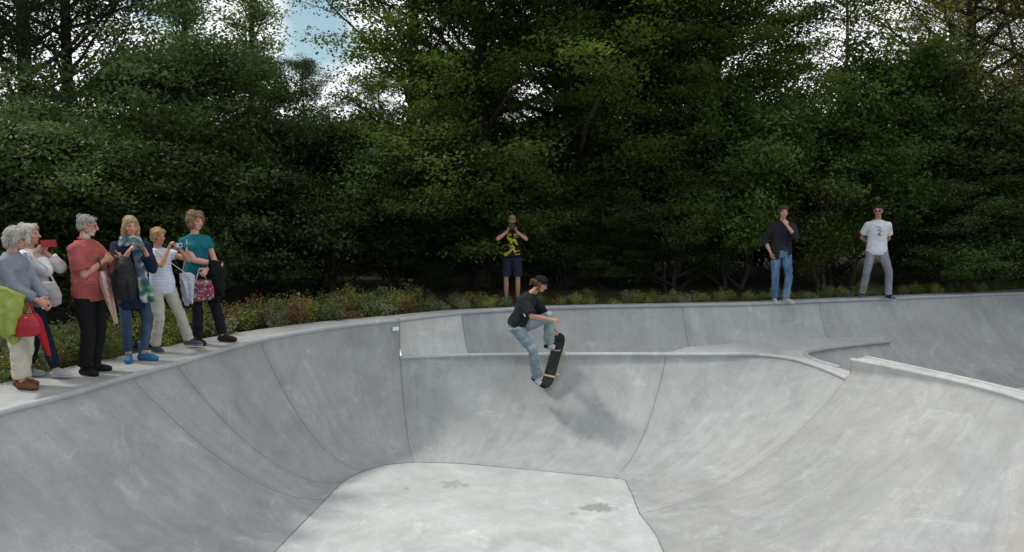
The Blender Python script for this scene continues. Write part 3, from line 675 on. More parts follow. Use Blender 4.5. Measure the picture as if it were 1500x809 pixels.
# ---------------------------------------------------------------- figures
V = Vector
def frame(d, up=V((0, 0, 1))):
    d = d.normalized()
    if abs(d.dot(up)) > .98: up = V((0, 1, 0))
    x = d.cross(up).normalized(); y = x.cross(d).normalized()
    return x, y, d
class Blob:
    def __init__(s): s.v = []; s.f = []
    def rings(s, rings, seg=16, cap='flat'):
        """rings: (centre, xaxis*rx, yaxis*ry)"""
        b = len(s.v); n = len(rings)
        for c, ax, ay in rings:
            for k in range(seg):
                a = 2 * PI * k / seg; s.v.append(V(c) + ax * math.cos(a) + ay * math.sin(a))
        for i in range(n - 1):
            for k in range(seg):
                s.f.append((b + i * seg + k, b + i * seg + (k + 1) % seg, b + (i + 1) * seg + (k + 1) % seg, b + (i + 1) * seg + k))
        s.f.append(tuple(b + k for k in range(seg))[::-1]); s.f.append(tuple(b + (n - 1) * seg + k for k in range(seg)))
    def ell(s, c, r, rot=None, seg=16):
        r = V((r, r, r)) if isinstance(r, (int, float)) else V(r); rot = rot or Matrix.Identity(3)
        rr = []
        for i in range(1, 10):
            t = PI * i / 10
            z = -math.cos(t); q = math.sin(t)
            rr.append((V(c) + rot @ V((0, 0, z * r.z)), rot @ V((q * r.x, 0, 0)), rot @ V((0, q * r.y, 0))))
        s.rings(rr, seg)
    def caps(s, pts, rad, flat0=False, flat1=False, squash=1.0, up=V((0, 0, 1)), seg=14):
        """tapered limb through pts, round or flat ends"""
        pts = [V(p) for p in pts]
        for i in range(len(pts) - 1):
            a, b = pts[i], pts[i + 1]; ra, rb = rad[i], rad[i + 1]
            x, y, d = frame(b - a, up); rr = []
            f0 = flat0 and i == 0; f1 = flat1 and i == len(pts) - 2
            if not f0:
                for k in (1, 2, 3, 4):
                    t = PI / 2 * (1 - k / 4.6); rr.append((a - d * ra * math.sin(t), x * ra * math.cos(t), y * ra * math.cos(t) * squash))
            rr.append((a, x * ra, y * ra * squash)); rr.append((b, x * rb, y * rb * squash))
            if not f1:
                for k in (4, 3, 2, 1):
                    t = PI / 2 * (1 - k / 4.6); rr.append((b + d * rb * math.sin(t), x * rb * math.cos(t), y * rb * math.cos(t) * squash))
            s.rings(rr, seg)
    def box(s, c, h, rot=None):
        rot = rot or Matrix.Identity(3); b = len(s.v)
        for x in (-1, 1):
            for y in (-1, 1):
                for z in (-1, 1): s.v.append(V(c) + rot @ V((x * h[0], y * h[1], z * h[2])))
        s.f += [tuple(b + i for i in q) for q in ((0, 1, 3, 2), (4, 6, 7, 5), (0, 4, 5, 1), (2, 3, 7, 6), (0, 2, 6, 4), (1, 5, 7, 3))]
    def raw(s, name, mat, parent, smooth=True):
        return mesh_obj(name, s.v, s.f, mat, parent, smooth)
    def build(s, name, mat, parent, voxel=.012, smooth=3, fold=0.0, fscale=(9, 9, 5), seed=0, paint=None, fix=None):
        me = D.meshes.new('tmp'); me.from_pydata([tuple(v) for v in s.v], [], s.f); me.update()
        o = D.objects.new('tmp', me); COL.objects.link(o)
        bm = bmesh.new(); bm.from_mesh(me); bmesh.ops.recalc_face_normals(bm, faces=bm.faces); bm.to_mesh(me); bm.free()
        md = o.modifiers.new('r', 'REMESH'); md.mode = 'VOXEL'; md.voxel_size = voxel; md.adaptivity = 0
        ms = o.modifiers.new('s', 'SMOOTH'); ms.factor = .5; ms.iterations = smooth
        dg = bpy.context.evaluated_depsgraph_get(); ev = o.evaluated_get(dg)
        m2 = D.meshes.new_from_object(ev); D.objects.remove(o); D.meshes.remove(me)
        m2.name = name; n = len(m2.vertices)
        co = np.zeros(n * 3); m2.vertices.foreach_get('co', co); co = co.reshape(-1, 3)
        if fold:
            no = np.zeros(n * 3); m2.vertices.foreach_get('normal', no); no = no.reshape(-1, 3)
            dd = np.array([mnoise.noise(V((p[0] * fscale[0] + seed * 7.1, p[1] * fscale[1] + p[2] * 4, p[2] * fscale[2] + seed))) + .55 * mnoise.noise(V((p[0] * fscale[0] * 2.3 + p[2] * 11, p[1] * fscale[1] * 2.3, p[2] * fscale[2] * 2.6 + seed * 3))) for p in co])
            # sharp creases: ridged part
            rg = np.array([1 - abs(mnoise.noise(V((p[0] * 5 + p[2] * 6 + seed, p[1] * 5 + seed, p[2] * 9 - p[0] * 5)))) * 3 for p in co]).clip(-.5, 1)
            co = co + no * (dd * fold + rg * fold * .45)[:, None]
        if fix: co = fix(co)
        m2.vertices.foreach_set('co', co.ravel())
        if paint:
            ca = m2.color_attributes.new('Col', 'FLOAT_COLOR', 'POINT')
            c = np.ones((n, 4)); c[:, :3] = paint(co); ca.data.foreach_set('color', c.ravel())
        m2.polygons.foreach_set('use_smooth', [True] * len(m2.polygons)); m2.update()
        m2.materials.clear(); m2.materials.append(mat)
        r = D.objects.new(name, m2); COL.objects.link(r)
        if parent: r.parent = parent
        return r

def cloth(name, col, rough=.9, weave=220, var=.12, stripe=None, check=None, sheen=.0, attr=False, wear=None):
    t = NT(name); pos = t.n('ShaderNodeTexCoord').outputs['Object']
    if attr:
        a = t.n('ShaderNodeAttribute'); a.attribute_name = 'Col'; c = a.outputs['Color']
    else: c = t.mix(0.0, col, col)
    if stripe:
        sp = t.n('ShaderNodeSeparateXYZ'); t.l(pos, sp.inputs[0])
        f = t.math('FRACT', t.math('MULTIPLY', t.math('ADD', sp.outputs[2], t.math('MULTIPLY', t.noise(pos, 5, 2), .02)), stripe[1]))
        c = t.mix(t.math('LESS_THAN', f, stripe[2]), c, stripe[0])
    if check:
        sp = t.n('ShaderNodeSeparateXYZ'); t.l(pos, sp.inputs[0])
        fx = t.math('LESS_THAN', t.math('FRACT', t.math('MULTIPLY', t.math('ADD', sp.outputs[0], sp.outputs[1]), check[1])), .3)
        fz = t.math('LESS_THAN', t.math('FRACT', t.math('MULTIPLY', sp.outputs[2], check[1])), .3)
        c = t.mix(t.math('MULTIPLY', t.math('ADD', fx, fz), .4), c, check[0])
    if wear: c = t.mix(t.mapr(t.noise(t.scalevec(pos, 1, 1, .4), 6, 4, .65), .42, .68, 0, .8), c, wear)
    n1 = t.noise(pos, 7, 4, .6); n2 = t.noise(pos, weave, 2, .6)
    k = t.math('ADD', t.mapr(n1, .3, .7, 1 - var, 1 + var), t.math('MULTIPLY', t.math('SUBTRACT', n2, .5), .35))
    cc = t.n('ShaderNodeCombineColor')
    for i in range(3): t.l(k, cc.inputs[i])
    c = t.mix(1.0, c, cc.outputs[0], 'MULTIPLY')
    cr = t.noise(t.scalevec(pos, 1, 1, 1.6), 16, 5, .6, 1.2)
    t.bsdf(c, rough, t.math('ADD', t.math('MULTIPLY', cr, .9), t.math('MULTIPLY', n2, .15)), .55, .012, .2)
    return t.m
def plain(name, col, rough=.5, metal=0, spec=.4):
    t = NT(name); pos = t.n('ShaderNodeTexCoord').outputs['Object']
    n = t.noise(pos, 30, 3, .6); c = t.mix(t.mapr(n, .3, .7, 0, .25), col, tuple(x * .7 for x in col))
    t.bsdf(c, rough, n, .1, .002, spec, metal); return t.m
t = NT('skin'); a = t.n('ShaderNodeAttribute'); a.attribute_name = 'Col'; pos = t.n('ShaderNodeTexCoord').outputs['Object']
n = t.noise(pos, 24, 4, .6)
c = t.mix(t.mapr(n, .35, .7, 0, .22), a.outputs['Color'], (.42, .15, .10))
b = t.bsdf(c, .52, t.noise(pos, 160, 2, .6), .12, .002, .35); b.inputs['Subsurface Weight'].default_value = .12; b.inputs['Subsurface Radius'].default_value = (.012, .005, .003); b.inputs['Subsurface Scale'].default_value = 1.0
m_skin = t.m
def hair_mat(name, c1, c2):
    t = NT(name); pos = t.n('ShaderNodeTexCoord').outputs['Object']
    n = t.noise(t.scalevec(pos, 60, 60, 9), 1.4, 4, .7, .4); m = t.noise(pos, 14, 3, .6)
    c = t.mix(t.mapr(t.math('ADD', t.math('MULTIPLY', n, .7), t.math('MULTIPLY', m, .3)), .36, .64), c1, c2)
    t.bsdf(c, .55, n, .9, .008, .35); return t.m

def ik(a, tgt, l1, l2, pole):
    a = V(a); tgt = V(tgt); d = tgt - a; L = min(d.length, (l1 + l2) * .999); dn = d.normalized()
    x = (l1 * l1 - l2 * l2 + L * L) / (2 * L); h = math.sqrt(max(0, l1 * l1 - x * x))
    p = V(pole); p = (p - dn * p.dot(dn)).normalized()
    return a + dn * x + p * h, a + dn * L

def joints(H=1.75, w=1.0, lean=V((0, 0, 1)), pelvis=None, feetL=None, feetR=None, toeL=-15, toeR=15, handL=None, handR=None, poleL=None, poleR=None,
           head=V((0, 0, 1)), face=V((0, -1, 0)), twist=0.0, ptwist=0.0, kneeL=None, kneeR=None, **kw):
    s = H / 1.75; J = {'s': s, 'w': w}
    P0 = V(pelvis or (0, 0, .95 * s)); J['pelvis'] = P0
    dn = V(lean).normalized()
    ca, sa = math.cos(math.radians(ptwist)), math.sin(math.radians(ptwist)); rt = V((ca, sa, 0)); J['prt'] = rt
    J['hipL'] = P0 + rt * .09 * s - V((0, 0, .03 * s)); J['hipR'] = P0 - rt * .09 * s - V((0, 0, .03 * s))
    ca, sa = math.cos(math.radians(twist)), math.sin(math.radians(twist)); r2 = V((ca, sa, 0)); r2 = (r2 - dn * r2.dot(dn)).normalized()
    J['rt'] = r2; J['up'] = dn; J['fw'] = dn.cross(r2) * -1.0
    if J['fw'].dot(V((0, -1, 0))) < 0 and not kw.get('free'): J['fw'] = -J['fw']
    N = P0 + dn * .53 * s; J['neck'] = N; J['chest'] = P0 + dn * .36 * s
    J['shL'] = N - dn * .085 * s + r2 * .172 * s * w; J['shR'] = N - dn * .085 * s - r2 * .172 * s * w
    hd = V(head).normalized(); J['head'] = N + hd * .165 * s + V(face).normalized() * .018; 
    fz = hd; fy = (V(face) - fz * V(face).dot(fz)).normalized(); fx = fy.cross(fz).normalized()  # fx: to the figure's own left when facing -Y
    J['hrot'] = Matrix((-fx, -fy, fz)).transposed() if False else Matrix((fy.cross(fz) * -1, -fy, fz)).transposed()
    fl = V(feetL or (.10 * s, 0, 0)); fr = V(feetR or (-.10 * s, 0, 0))
    J['toeL'] = V((math.sin(-math.radians(toeL)), -math.cos(math.radians(toeL)), 0)); J['toeR'] = V((math.sin(-math.radians(toeR)), -math.cos(math.radians(toeR)), 0))
    J['ankL0'] = fl + V((0, 0, .075 * s)); J['ankR0'] = fr + V((0, 0, .075 * s))
    for S in 'LR':
        k, an = ik(J['hip' + S], J['ank' + S + '0'], .43 * s, .425 * s, J['toe' + S] + V((0, 0, .01)))
        J['knee' + S] = k; J['ank' + S] = an; J['sole' + S] = V((0, 0, 1))
        tgt = {'L': handL, 'R': handR}[S]; sg = 1 if S == 'L' else -1
        if tgt is None: tgt = J['sh' + S] + V((sg * .06 * s, -.02, -.55 * s)); 
        pole = {'L': poleL, 'R': poleR}[S] or (r2 * sg * .35 + V((0, .5, -.5)))
        e, wr = ik(J['sh' + S], tgt, .29 * s, .25 * s, pole); J['elb' + S] = e; J['wri' + S] = wr
        J['hd' + S] = (wr - e).normalized(); J['pn' + S] = V((-sg, 0, 0)) ; J['curl' + S] = .5
    for k, v in kw.items():
        if k in J or k[:4] in ('knee', 'curl') or k[:2] in ('hd', 'pn'): J[k] = v
    return J

def hand(B, wr, d, pn, curl, s, side):
    """palm with four fingers and a thumb: d along the hand, pn = palm normal"""
    d = d.normalized(); pn = (pn - d * pn.dot(d)).normalized(); x = d.cross(pn).normalized() * (1 if side == 'L' else -1)
    x = x if True else -x
    rot = Matrix((x, pn, d)).transposed()
    B.ell(wr + d * .05 * s, (.041 * s, .017 * s, .054 * s), rot)
    B.caps([wr - d * .02 * s, wr + d * .03 * s], [.026 * s, .030 * s], squash=.7, up=pn)
    for i, (ox, L) in enumerate(((-.031, .066), (-.0105, .076), (.0105, .072), (.031, .056))):
        a = wr + d * .088 * s + x * ox * s; c = curl * (1 + .12 * i)
        p1 = a + (d * math.cos(c * .7) + pn * math.sin(c * .7) + x * ox * 2.2) * L * .45 * s
        p2 = p1 + (d * math.cos(c * 1.7) + pn * math.sin(c * 1.7)) * L * .32 * s
        p3 = p2 + (d * math.cos(c * 2.5) + pn * math.sin(c * 2.5)) * L * .26 * s
        B.caps([a, p1, p2, p3], [.0098 * s, .0092 * s, .0084 * s, .0072 * s], seg=8)
    a = wr + d * .025 * s - x * .03 * s; t1 = a + (d * .6 - x * .75 + pn * .35).normalized() * .04 * s; t2 = t1 + (d * .85 - x * .25 + pn * .5 * (curl + .3)).normalized() * .042 * s
    B.caps([a, t1, t2], [.014 * s, .0115 * s, .009 * s], seg=8)

def torso_rings(J, off=0.0, lo=-.1, hi=.56, female=False, belly=0.0, wide=1.0):
    s = J['s']; w = J['w'] * wide
    prof = [(-.10, .150, .108), (-.03, .168, .118), (.06, .155, .112), (.16, .136 if female else .146, .100), (.27, .148, .110), (.37, .163, .117), (.435, .165, .105), (.475, .138, .084), (.505, .105, .070), (.53, .076, .062), (.57, .057, .055)]
    R_ = []; n = 0
    hs = [lo] + [p[0] for p in prof if lo < p[0] < hi] + [hi]
    for h in hs:
        rx = np.interp(h, [p[0] for p in prof], [p[1] for p in prof]); ry = np.interp(h, [p[0] for p in prof], [p[2] for p in prof])
        f = min(1, max(0, h / .45)); ax = J['prt'].lerp(J['rt'], f).normalized()
        c = J['pelvis'] + J['up'] * h * s if h > 0 else J['pelvis'] + (J['up'] * .5 + V((0, 0, .5))).normalized() * h * s
        fwd = J['fw']
        b = belly * math.exp(-((h - .12) / .14) ** 2)
        R_.append((c + fwd * b * .5, ax * (rx * w + b * .35 + off) * s, fwd * (ry * (.5 + .5 * w) + b * .5 + off) * s))
    return R_

def body(J, parent, skin=(.50, .27, .19), female=False, belly=0., paint=None, lips=(.38, .12, .10), brow=(.12, .08, .05), eyes=True, stubble=None, fat=1.0, smile=False):
    s = J['s']; B = Blob()
    B.rings(torso_rings(J, -.012, -.1, .57, female, belly))
    for S in 'LR':
        B.caps([J['hip' + S], J['knee' + S], J['ank' + S]], [.078 * s * fat, .050 * s * fat, .036 * s])
        B.caps([J['knee' + S].lerp(J['ank' + S], .12), J['knee' + S].lerp(J['ank' + S], .38), J['ank' + S]], [.048 * s * fat, .052 * s * fat, .034 * s])
        B.caps([J['ank' + S], J['ank' + S] + J['toe' + S] * .10 * s - J['sole' + S] * .045 * s], [.034 * s, .026 * s])
        B.caps([J['sh' + S], J['elb' + S]], [.043 * s * fat, .037 * s * fat]); B.caps([J['elb' + S], J['elb' + S].lerp(J['wri' + S], .3), J['wri' + S]], [.037 * s * fat, .038 * s * fat, .025 * s])
        hand(B, J['wri' + S], J['hd' + S], J['pn' + S], J['curl' + S], s, S)
    h = J['head']; M = J['hrot']; s0 = s; s = s * HS
    def q(x, y, z): return h + M @ V((x, y, z)) * s
    B.caps([J['neck'] - J['up'] * .03, q(0, .018, -.05)], [.060 * s, .053 * s])
    B.ell(q(0, .012, .035), V((.077, .095, .088)) * s, M); B.ell(q(0, -.012, -.01), V((.068, .078, .09)) * s, M)
    B.ell(q(0, -.035, -.060), V((.050, .050, .050)) * s, M); B.ell(q(0, -.062, -.088), V((.026, .022, .022)) * s, M)
    B.caps([q(0, -.088, .022), q(0, -.108, -.022)], [.011 * s, .0165 * s]); B.caps([q(-.012, -.098, -.026), q(.012, -.098, -.026)], [.011 * s, .011 * s])
    B.caps([q(-.035, -.074, .036), q(.035, -.074, .036)], [.016 * s, .016 * s])
    B.caps([q(-.02, -.082, -.056), q(.02, -.082, -.056)], [.011 * s, .011 * s])
    for k in (-1, 1):
        B.ell(q(k * .077, .012, .0), V((.010, .020, .031)) * s, M); B.ell(q(k * .042, -.058, -.018), V((.024, .022, .022)) * s, M)
    Mi = M.transposed(); hh = np.array(h); Mn = np.array(Mi)
    def pt(co):
        c = np.tile(np.array(skin), (len(co), 1)); L = (co - hh) @ Mn.T / s
        x, y, z = L[:, 0], L[:, 1], L[:, 2]; fr = y < -.045
        def put(mask, col, a=1.0): c[mask] = c[mask] * (1 - a) + np.array(col) * a
        put(fr & (z < .0) & (np.abs(x) > .025) & (np.abs(z + .02) < .025), (.55, .19, .15), .35)
        put((y < -.085) & (np.abs(z + .02) < .016) & (np.abs(x) < .02), (.52, .19, .15), .4)
        for k in (-1, 1):
            put(fr & (((x - k * .033) / .021) ** 2 + ((z - .010) / .012) ** 2 < 1), (.20, .10, .07), .55)
            if eyes:
                put(fr & (((x - k * .033) / .015) ** 2 + ((z - .008) / .0075) ** 2 < 1), (.62, .58, .54), .8)
                put(fr & (((x - k * .033) / .0075) ** 2 + ((z - .008) / .0075) ** 2 < 1), (.04, .03, .025))
            put(fr & (((x - k * .036) / .024) ** 2 + ((z - .036) / .0065) ** 2 < 1), brow, .85)
        put(fr & (np.abs(x) < .025) & (np.abs(z + .056 + (0 if not smile else -.3 * np.abs(x) + .004)) < .0075), lips, .9)
        put(fr & (np.abs(x) < .024) & (np.abs(z + .056) < .002), (.10, .03, .03), .8)
        if stubble:
            put((z < -.035) & (y < .03) & (z > -.13) & (np.abs(z + .056) > .009) & (np.abs(x) < .07), stubble[0], stubble[1])
        if paint: paint(co, c, L)
        return c
    o = B.build('person_body', m_skin, parent, .0062, 2, paint=pt); return o

def sleeves(B, J, off, f, flare=0.0, sides='LR'):
    s = J['s']
    for S in sides:
        a, e, wv = J['sh' + S], J['elb' + S], J['wri' + S]
        if f <= 1: B.caps([a, a.lerp(e, f)], [(.042 + off) * s, (.046 + off + flare) * s], flat1=True)
        else: B.caps([a, e, e.lerp(wv, f - 1)], [(.042 + off) * s, (.042 + off) * s, (.036 + off + flare) * s], flat1=True)
def top(J, parent, mat, name='shirt', off=.016, lo=-.06, hi=.535, f=.6, flare=.008, female=False, belly=0., bust=0., fold=.006, paint=None, seed=1, wide=1.0, voxel=.011, extra=None, fscale=(9, 9, 5)):
    s = J['s']; B = Blob()
    B.rings(torso_rings(J, off, lo, hi, female, belly, wide), 22)
    if bust:
        for k in (-1, 1): B.ell(J['pelvis'] + J['up'] * .37 * s + J['fw'] * .085 * s + J['rt'] * k * .07 * s, V((.068, .055, .06)) * s * bust)
    sleeves(B, J, off - .002, f, flare)
    for S in 'LR': B.caps([J['neck'] - J['up'] * .035 * s, J['sh' + S] - J['up'] * .004 * s], [(.050 + off * .6) * s, (.036 + off) * s])
    if extra: extra(B)
    return B.build(name, mat, parent, voxel, 3, fold, fscale, seed, paint)
def trousers(J, parent, mat, name='trousers', off=.014, f=1.95, flare=.0, hi=.04, fold=.007, seed=2, fat=1.0, paint=None, voxel=.011):
    s = J['s']; B = Blob()
    B.rings(torso_rings(J, off * .8, -.12, hi, wide=fat), 20)
    for S in 'LR':
        a, k, n = J['hip' + S], J['knee' + S], J['ank' + S]
        if f <= 1: B.caps([a, a.lerp(k, f)], [(.086 * fat + off) * s, (.070 * fat + off + flare) * s], flat1=True)
        else:
            e = k.lerp(n, f - 1)
            B.caps([a, k], [(.084 * fat + off) * s, (.053 * fat + off) * s]); B.caps([k, k.lerp(e, .4), e], [(.053 * fat + off) * s, (.052 * fat + off) * s, (.044 + off + flare) * s], flat1=True)
    return B.build(name, mat, parent, voxel, 3, fold, (8, 8, 12), seed, paint)
m_paint = cloth('painted_cloth', (1, 1, 1), attr=True)
m_shoe = cloth('shoe_leather', (1, 1, 1), attr=True, rough=.6, weave=90)
def shoes(J, parent, col, sole=(.6, .6, .58), high=0.0, toecap=None, name='shoe', fat=1.0):
    s = J['s']
    for S in 'LR':
        f = J['toe' + S].normalized(); u = J['sole' + S].normalized(); f = (f - u * f.dot(u)).normalized(); x = f.cross(u)
        o0 = J['ank' + S] - u * .075 * s
        def q(a, b, c): return o0 + (f * a + x * b + u * c) * s
        B = Blob()
        B.caps([q(-.045, 0, .036), q(.05, 0, .040), q(.125, .004, .034), q(.165, .002, .028)], [.037 * s * fat, .040 * s * fat, .044 * s * fat, .034 * s * fat], up=u)
        B.caps([q(-.03, 0, .04), q(-.005, 0, .085 + high)], [.036 * s, (.060 if high else .040) * s], flat1=True); B.caps([q(0, 0, .08), q(.08, 0, .05)], [.036 * s, .034 * s])
        on = np.array(o0); un = np.array(u); fn = np.array(f)
        def fix(co):
            z = (co - on) @ un; return co + un[None] * (np.maximum(z, .0) - z)[:, None]
        def pt(co):
            z = (co - on) @ un; l = (co - on) @ fn; c = np.tile(np.array(col), (len(co), 1)); 
            if toecap: c[(l > .0 * s) & (z > .035 * s) & (l < .11 * s)] = toecap
            c[z < .024 * s] = sole; return c
        B.build(name, m_shoe, parent, .009, 2, paint=pt, fix=fix)

HS = .94
def hair_cap(J, parent, mat, full=1.0, length=.0, lumps=0, seed=0, fold=.006, curl=0., front=.0, name='hair', back=0., sides=True, top_h=0.):
    """hair over the skull; length = how far it hangs below the ear"""
    s = J['s'] * HS; h = J['head']; M = J['hrot']; B = Blob(); rd = random.Random(seed)
    def q(x, y, z): return h + M @ V((x, y, z)) * s
    t = .010 * full
    B.ell(q(0, .026, .050), V((.080 + t, .092 + t, .082 + t + top_h)) * s, M)
    B.ell(q(0, .052, .005 - length * .2), V((.074 + t, .062 + t, .078 + t)) * s, M)
    B.caps([q(-.045, -.058 - front, .086), q(.045, -.058 - front, .086)], [.022 * s, .022 * s])
    if length > 0:
        for k in (-1, 1):
            B.caps([q(k * .072, -.005, .03), q(k * .082, .0, -.04), q(k * .078, -.005, -.06 - length)], [(.022 + t) * s, (.024 + t) * s, (.018 + t * .5) * s])
        B.caps([q(0, .06, .0), q(0, .07, -.05 - length)], [(.065 + t) * s, (.055 + t) * s], squash=.7)
    for i in range(lumps):
        a = rd.uniform(0, 6.28); z = rd.uniform(-.06 - length * .6, .12); rr = math.sqrt(max(.1, 1 - ((z - .03) / .12) ** 2))
        x, y = math.cos(a) * .088 * rr, .02 + math.sin(a) * .098 * rr
        if y < -.045 and z < .07: continue
        if y < -.01 and abs(x) < .07 and z < .07: continue
        B.ell(q(x, y, z), rd.uniform(.018, .032) * s * (1 + curl), seg=8)
    o = B.build(name, mat, parent, .008, 2, fold, (30, 30, 14), seed)
    if length > -1 and full > 0: strands(o, 900 if full < .5 else 1500, J['hrot'] @ V((0, .25, -1)), curl, seed)
    return o
def strands(o, n, down, curl=0., seed=0, L=.045):
    """loose locks over the hair, in the same mesh"""
    me = o.data; rd = random.Random(seed + 11); nf = len(me.polygons); base = [tuple(v.co) for v in me.vertices]; fs = [tuple(p.vertices) for p in me.polygons]
    v = list(base)
    for i in range(n):
        p = me.polygons[rd.randrange(nf)]; c = p.center.copy(); no = p.normal.copy()
        t_ = down - no * down.dot(no); t_ = t_.normalized() if t_.length > .05 else V((rd.uniform(-1, 1), rd.uniform(-1, 1), 0)).normalized()
        t_ = (t_ + V((rd.uniform(-1, 1), rd.uniform(-1, 1), rd.uniform(-1, 1))) * (.28 + curl * 1.6)).normalized()
        sx = t_.cross(no).normalized(); l = L * rd.uniform(.5, 1.3); w_ = .0028; lift = rd.uniform(.001, .006) * (1 + curl * 3)
        b = len(v); pts = [c - t_ * l * .5 - no * .002, c + no * (lift + .002), c + t_ * l * .5 + no * lift * .4 + sx * rd.uniform(-.008, .008)]
        for k, q_ in enumerate(pts): ww = w_ * (1, 1, .35)[k]; v += [tuple(q_ + sx * ww), tuple(q_ - sx * ww)]
        fs += [(b, b + 1, b + 3, b + 2), (b + 2, b + 3, b + 5, b + 4)]
    me2 = D.meshes.new(me.name); me2.from_pydata(v, [], fs); me2.update(); me2.polygons.foreach_set('use_smooth', [True] * len(me2.polygons)); me2.materials.append(me.materials[0]); o.data = me2

def glasses(J, parent, dark=False):
    s = J['s'] * HS; h = J['head']; M = J['hrot']
    def q(x, y, z): return h + M @ V((x, y, z)) * s
    B = Blob()
    for k in (-1, 1):
        pts = [q(k * .034 + math.cos(a) * .023, -.094 + abs(math.cos(a)) * .004, .010 + math.sin(a) * .016) for a in [i * PI / 6 for i in range(13)]]
        B.caps(pts, [.0022 * s] * 13, seg=6); B.caps([q(k * .058, -.086, .016), q(k * .083, .01, .012)], [.002 * s, .002 * s], seg=6)
    B.caps([q(-.011, -.097, .014), q(.011, -.097, .014)], [.002 * s, .002 * s], seg=6)
    g = B.raw('glasses', plain('spectacle_frame', (.03, .03, .03), .3), parent)
    L = Blob()
    for k in (-1, 1): L.ell(q(k * .034, -.097, .010), V((.025, .010, .018)) * s, M)
    m = plain('lens_dark', (.012, .012, .015), .12, spec=.6) if dark else None
    if dark: L.raw('lens', m, g)
    return g
# ---------------------------------------------------------------- the people
def person(u, v, rz, label, z=0.0, H=None):
    p = P(u, v, z); e = empty('person', p, math.radians(rz)); tag(e, label, 'person'); return e
def acc(o, root, c, name_label=None, cat=None, group=None):
    """an accessory built in the person's frame becomes a thing of its own with its origin at c"""
    c = V(c); M = Matrix.Translation(root.location) @ Matrix.Rotation(root.rotation_euler.z, 4, 'Z')
    o.parent = None
    if o.type == 'MESH': o.data.transform(Matrix.Translation(-c))
    for ch in o.children: ch.data.transform(Matrix.Translation(-c)) if ch.type == 'MESH' else None
    o.matrix_world = M @ Matrix.Translation(c)
    tag(o, name_label, cat, group); return o
def strap(B, pts, r, squash=.3): B.caps(pts, [r] * len(pts), squash=squash, seg=8)
def drape(name, mat, top_pts, drop, depth, seed=0, waves=3.5, amp=.02, thick=.018, parent=None, lean=V((0, 0, 0)), jag=.05):
    """a jacket hanging over an arm: a thick folded cloth falling on both sides of a line"""
    rd = random.Random(seed); n = 26; m = 12; B = Blob(); pts = [V(p) for p in top_pts]
    L = [0]; 
    for i in range(1, len(pts)): L.append(L[-1] + (pts[i] - pts[i - 1]).length)
    def at(f):
        q = f * L[-1]
        for i in range(1, len(pts)):
            if q <= L[i] + 1e-9: return pts[i - 1].lerp(pts[i], (q - L[i - 1]) / (L[i] - L[i - 1]))
        return pts[-1]
    d = (pts[-1] - pts[0]).normalized(); sd_ = d.cross(V((0, 0, 1))).normalized()
    for side in (-1, 1):
        for i in range(n):
            f = i / (n - 1); p0 = at(f)
            ln = drop[0 if side < 0 else 1] * (1 + jag * math.sin(f * 9 + seed + side) + .04 * rd.uniform(-1, 1)) * (1 - .25 * (2 * f - 1) ** 4)
            line = []
            for j in range(m + 1):
                g = j / m
                w_ = math.sin(f * waves * 6.28 + side + seed + g * 1.2) * amp * (.3 + g) + math.sin(f * waves * 13 + seed * 2) * amp * .35 * g
                line.append(p0 + sd_ * side * (depth * math.sin(min(1, g * 2.5) * PI / 2) + w_) - V((0, 0, 1)) * ln * max(0, g - .05) + lean * g * ln + V((0, 0, .03 if j == 0 else 0)) + d * (.5 - f) * .12 * g)
            B.caps(line, [thick] * (m + 1), seg=7)
    return B.build(name, mat, parent, .0105, 2, .016, (6, 6, 4), seed)

FAIR = (.56, .31, .23); TAN = (.47, .25, .16); PINK = (.60, .33, .26)
# ---- woman 1: grey bob, grey jumper
r = person(27, 568, 86, 'grey-haired woman in grey jumper and beige trousers carrying a lime jacket, leftmost spectator')
J = joints(1.66, .90, lean=(0, -.04, 1), feetL=(.06, .02, 0), feetR=(-.07, -.10, 0), toeL=-12, toeR=8, handR=(-.05, -.29, .93), handL=(.07, -.31, .90), face=(.42, -1, -.28), head=(0, -.25, 1), poleL=(.9, .5, -.3), poleR=(-.9, .6, -.2), curlL=.9, curlR=.9)
J['pnR'] = V((.7, .6, .2)); J['pnL'] = V((-.8, .5, 0)); J['hdR'] = V((.35, -.75, -.5)); J['hdL'] = V((-.2, -.6, -.75))
body(J, r, FAIR, True, lips=(.42, .13, .12), brow=(.3, .26, .22)); J1 = J
top(J, r, cloth('grey_jumper', (.20, .225, .265), weave=120), 'jumper', .022, -.14, .54, 1.88, .004, True, .05, .9, .007)
trousers(J, r, cloth('beige_linen', (.52, .48, .40)), f=1.88, flare=.022, off=.026, fat=1.12, fold=.010)
hair_cap(J, r, hair_mat('grey_hair', (.30, .28, .25), (.62, .59, .54)), 1.0, .015, 20, 3, .005, .1); glasses(J, r)
shoes(J, r, (.16, .065, .035), (.10, .05, .03), name='shoe')
mm = cloth('lime_jacket_cloth', (.27, .32, .075), weave=60)
o = drape('jacket', mm, [(-.24, .05, 1.06), (-.25, -.12, 1.02), (-.17, -.24, .96)], (.48, .42), .06, 3, 2.0, .032, .022)
acc(o, r, (-.2, -.1, .55), 'lime green jacket hanging over the forearm of the grey-haired woman', 'jacket')
mred = plain('red_leather', (.33, .012, .022), .35)
e = empty('handbag'); B = Blob()
rr = []
for z, a, b_ in ((.0, .10, .05), (.02, .135, .07), (.10, .15, .078), (.17, .125, .062), (.22, .085, .04), (.235, .08, .03)): rr.append((V((0, 0, z)), V((.35 * a, -.94 * a, 0)), V((.94 * b_, .35 * b_, 0))))
B.rings(rr, 18); b1 = B.build('bag_body', mred, e, .008, 2, .003)
B = Blob()
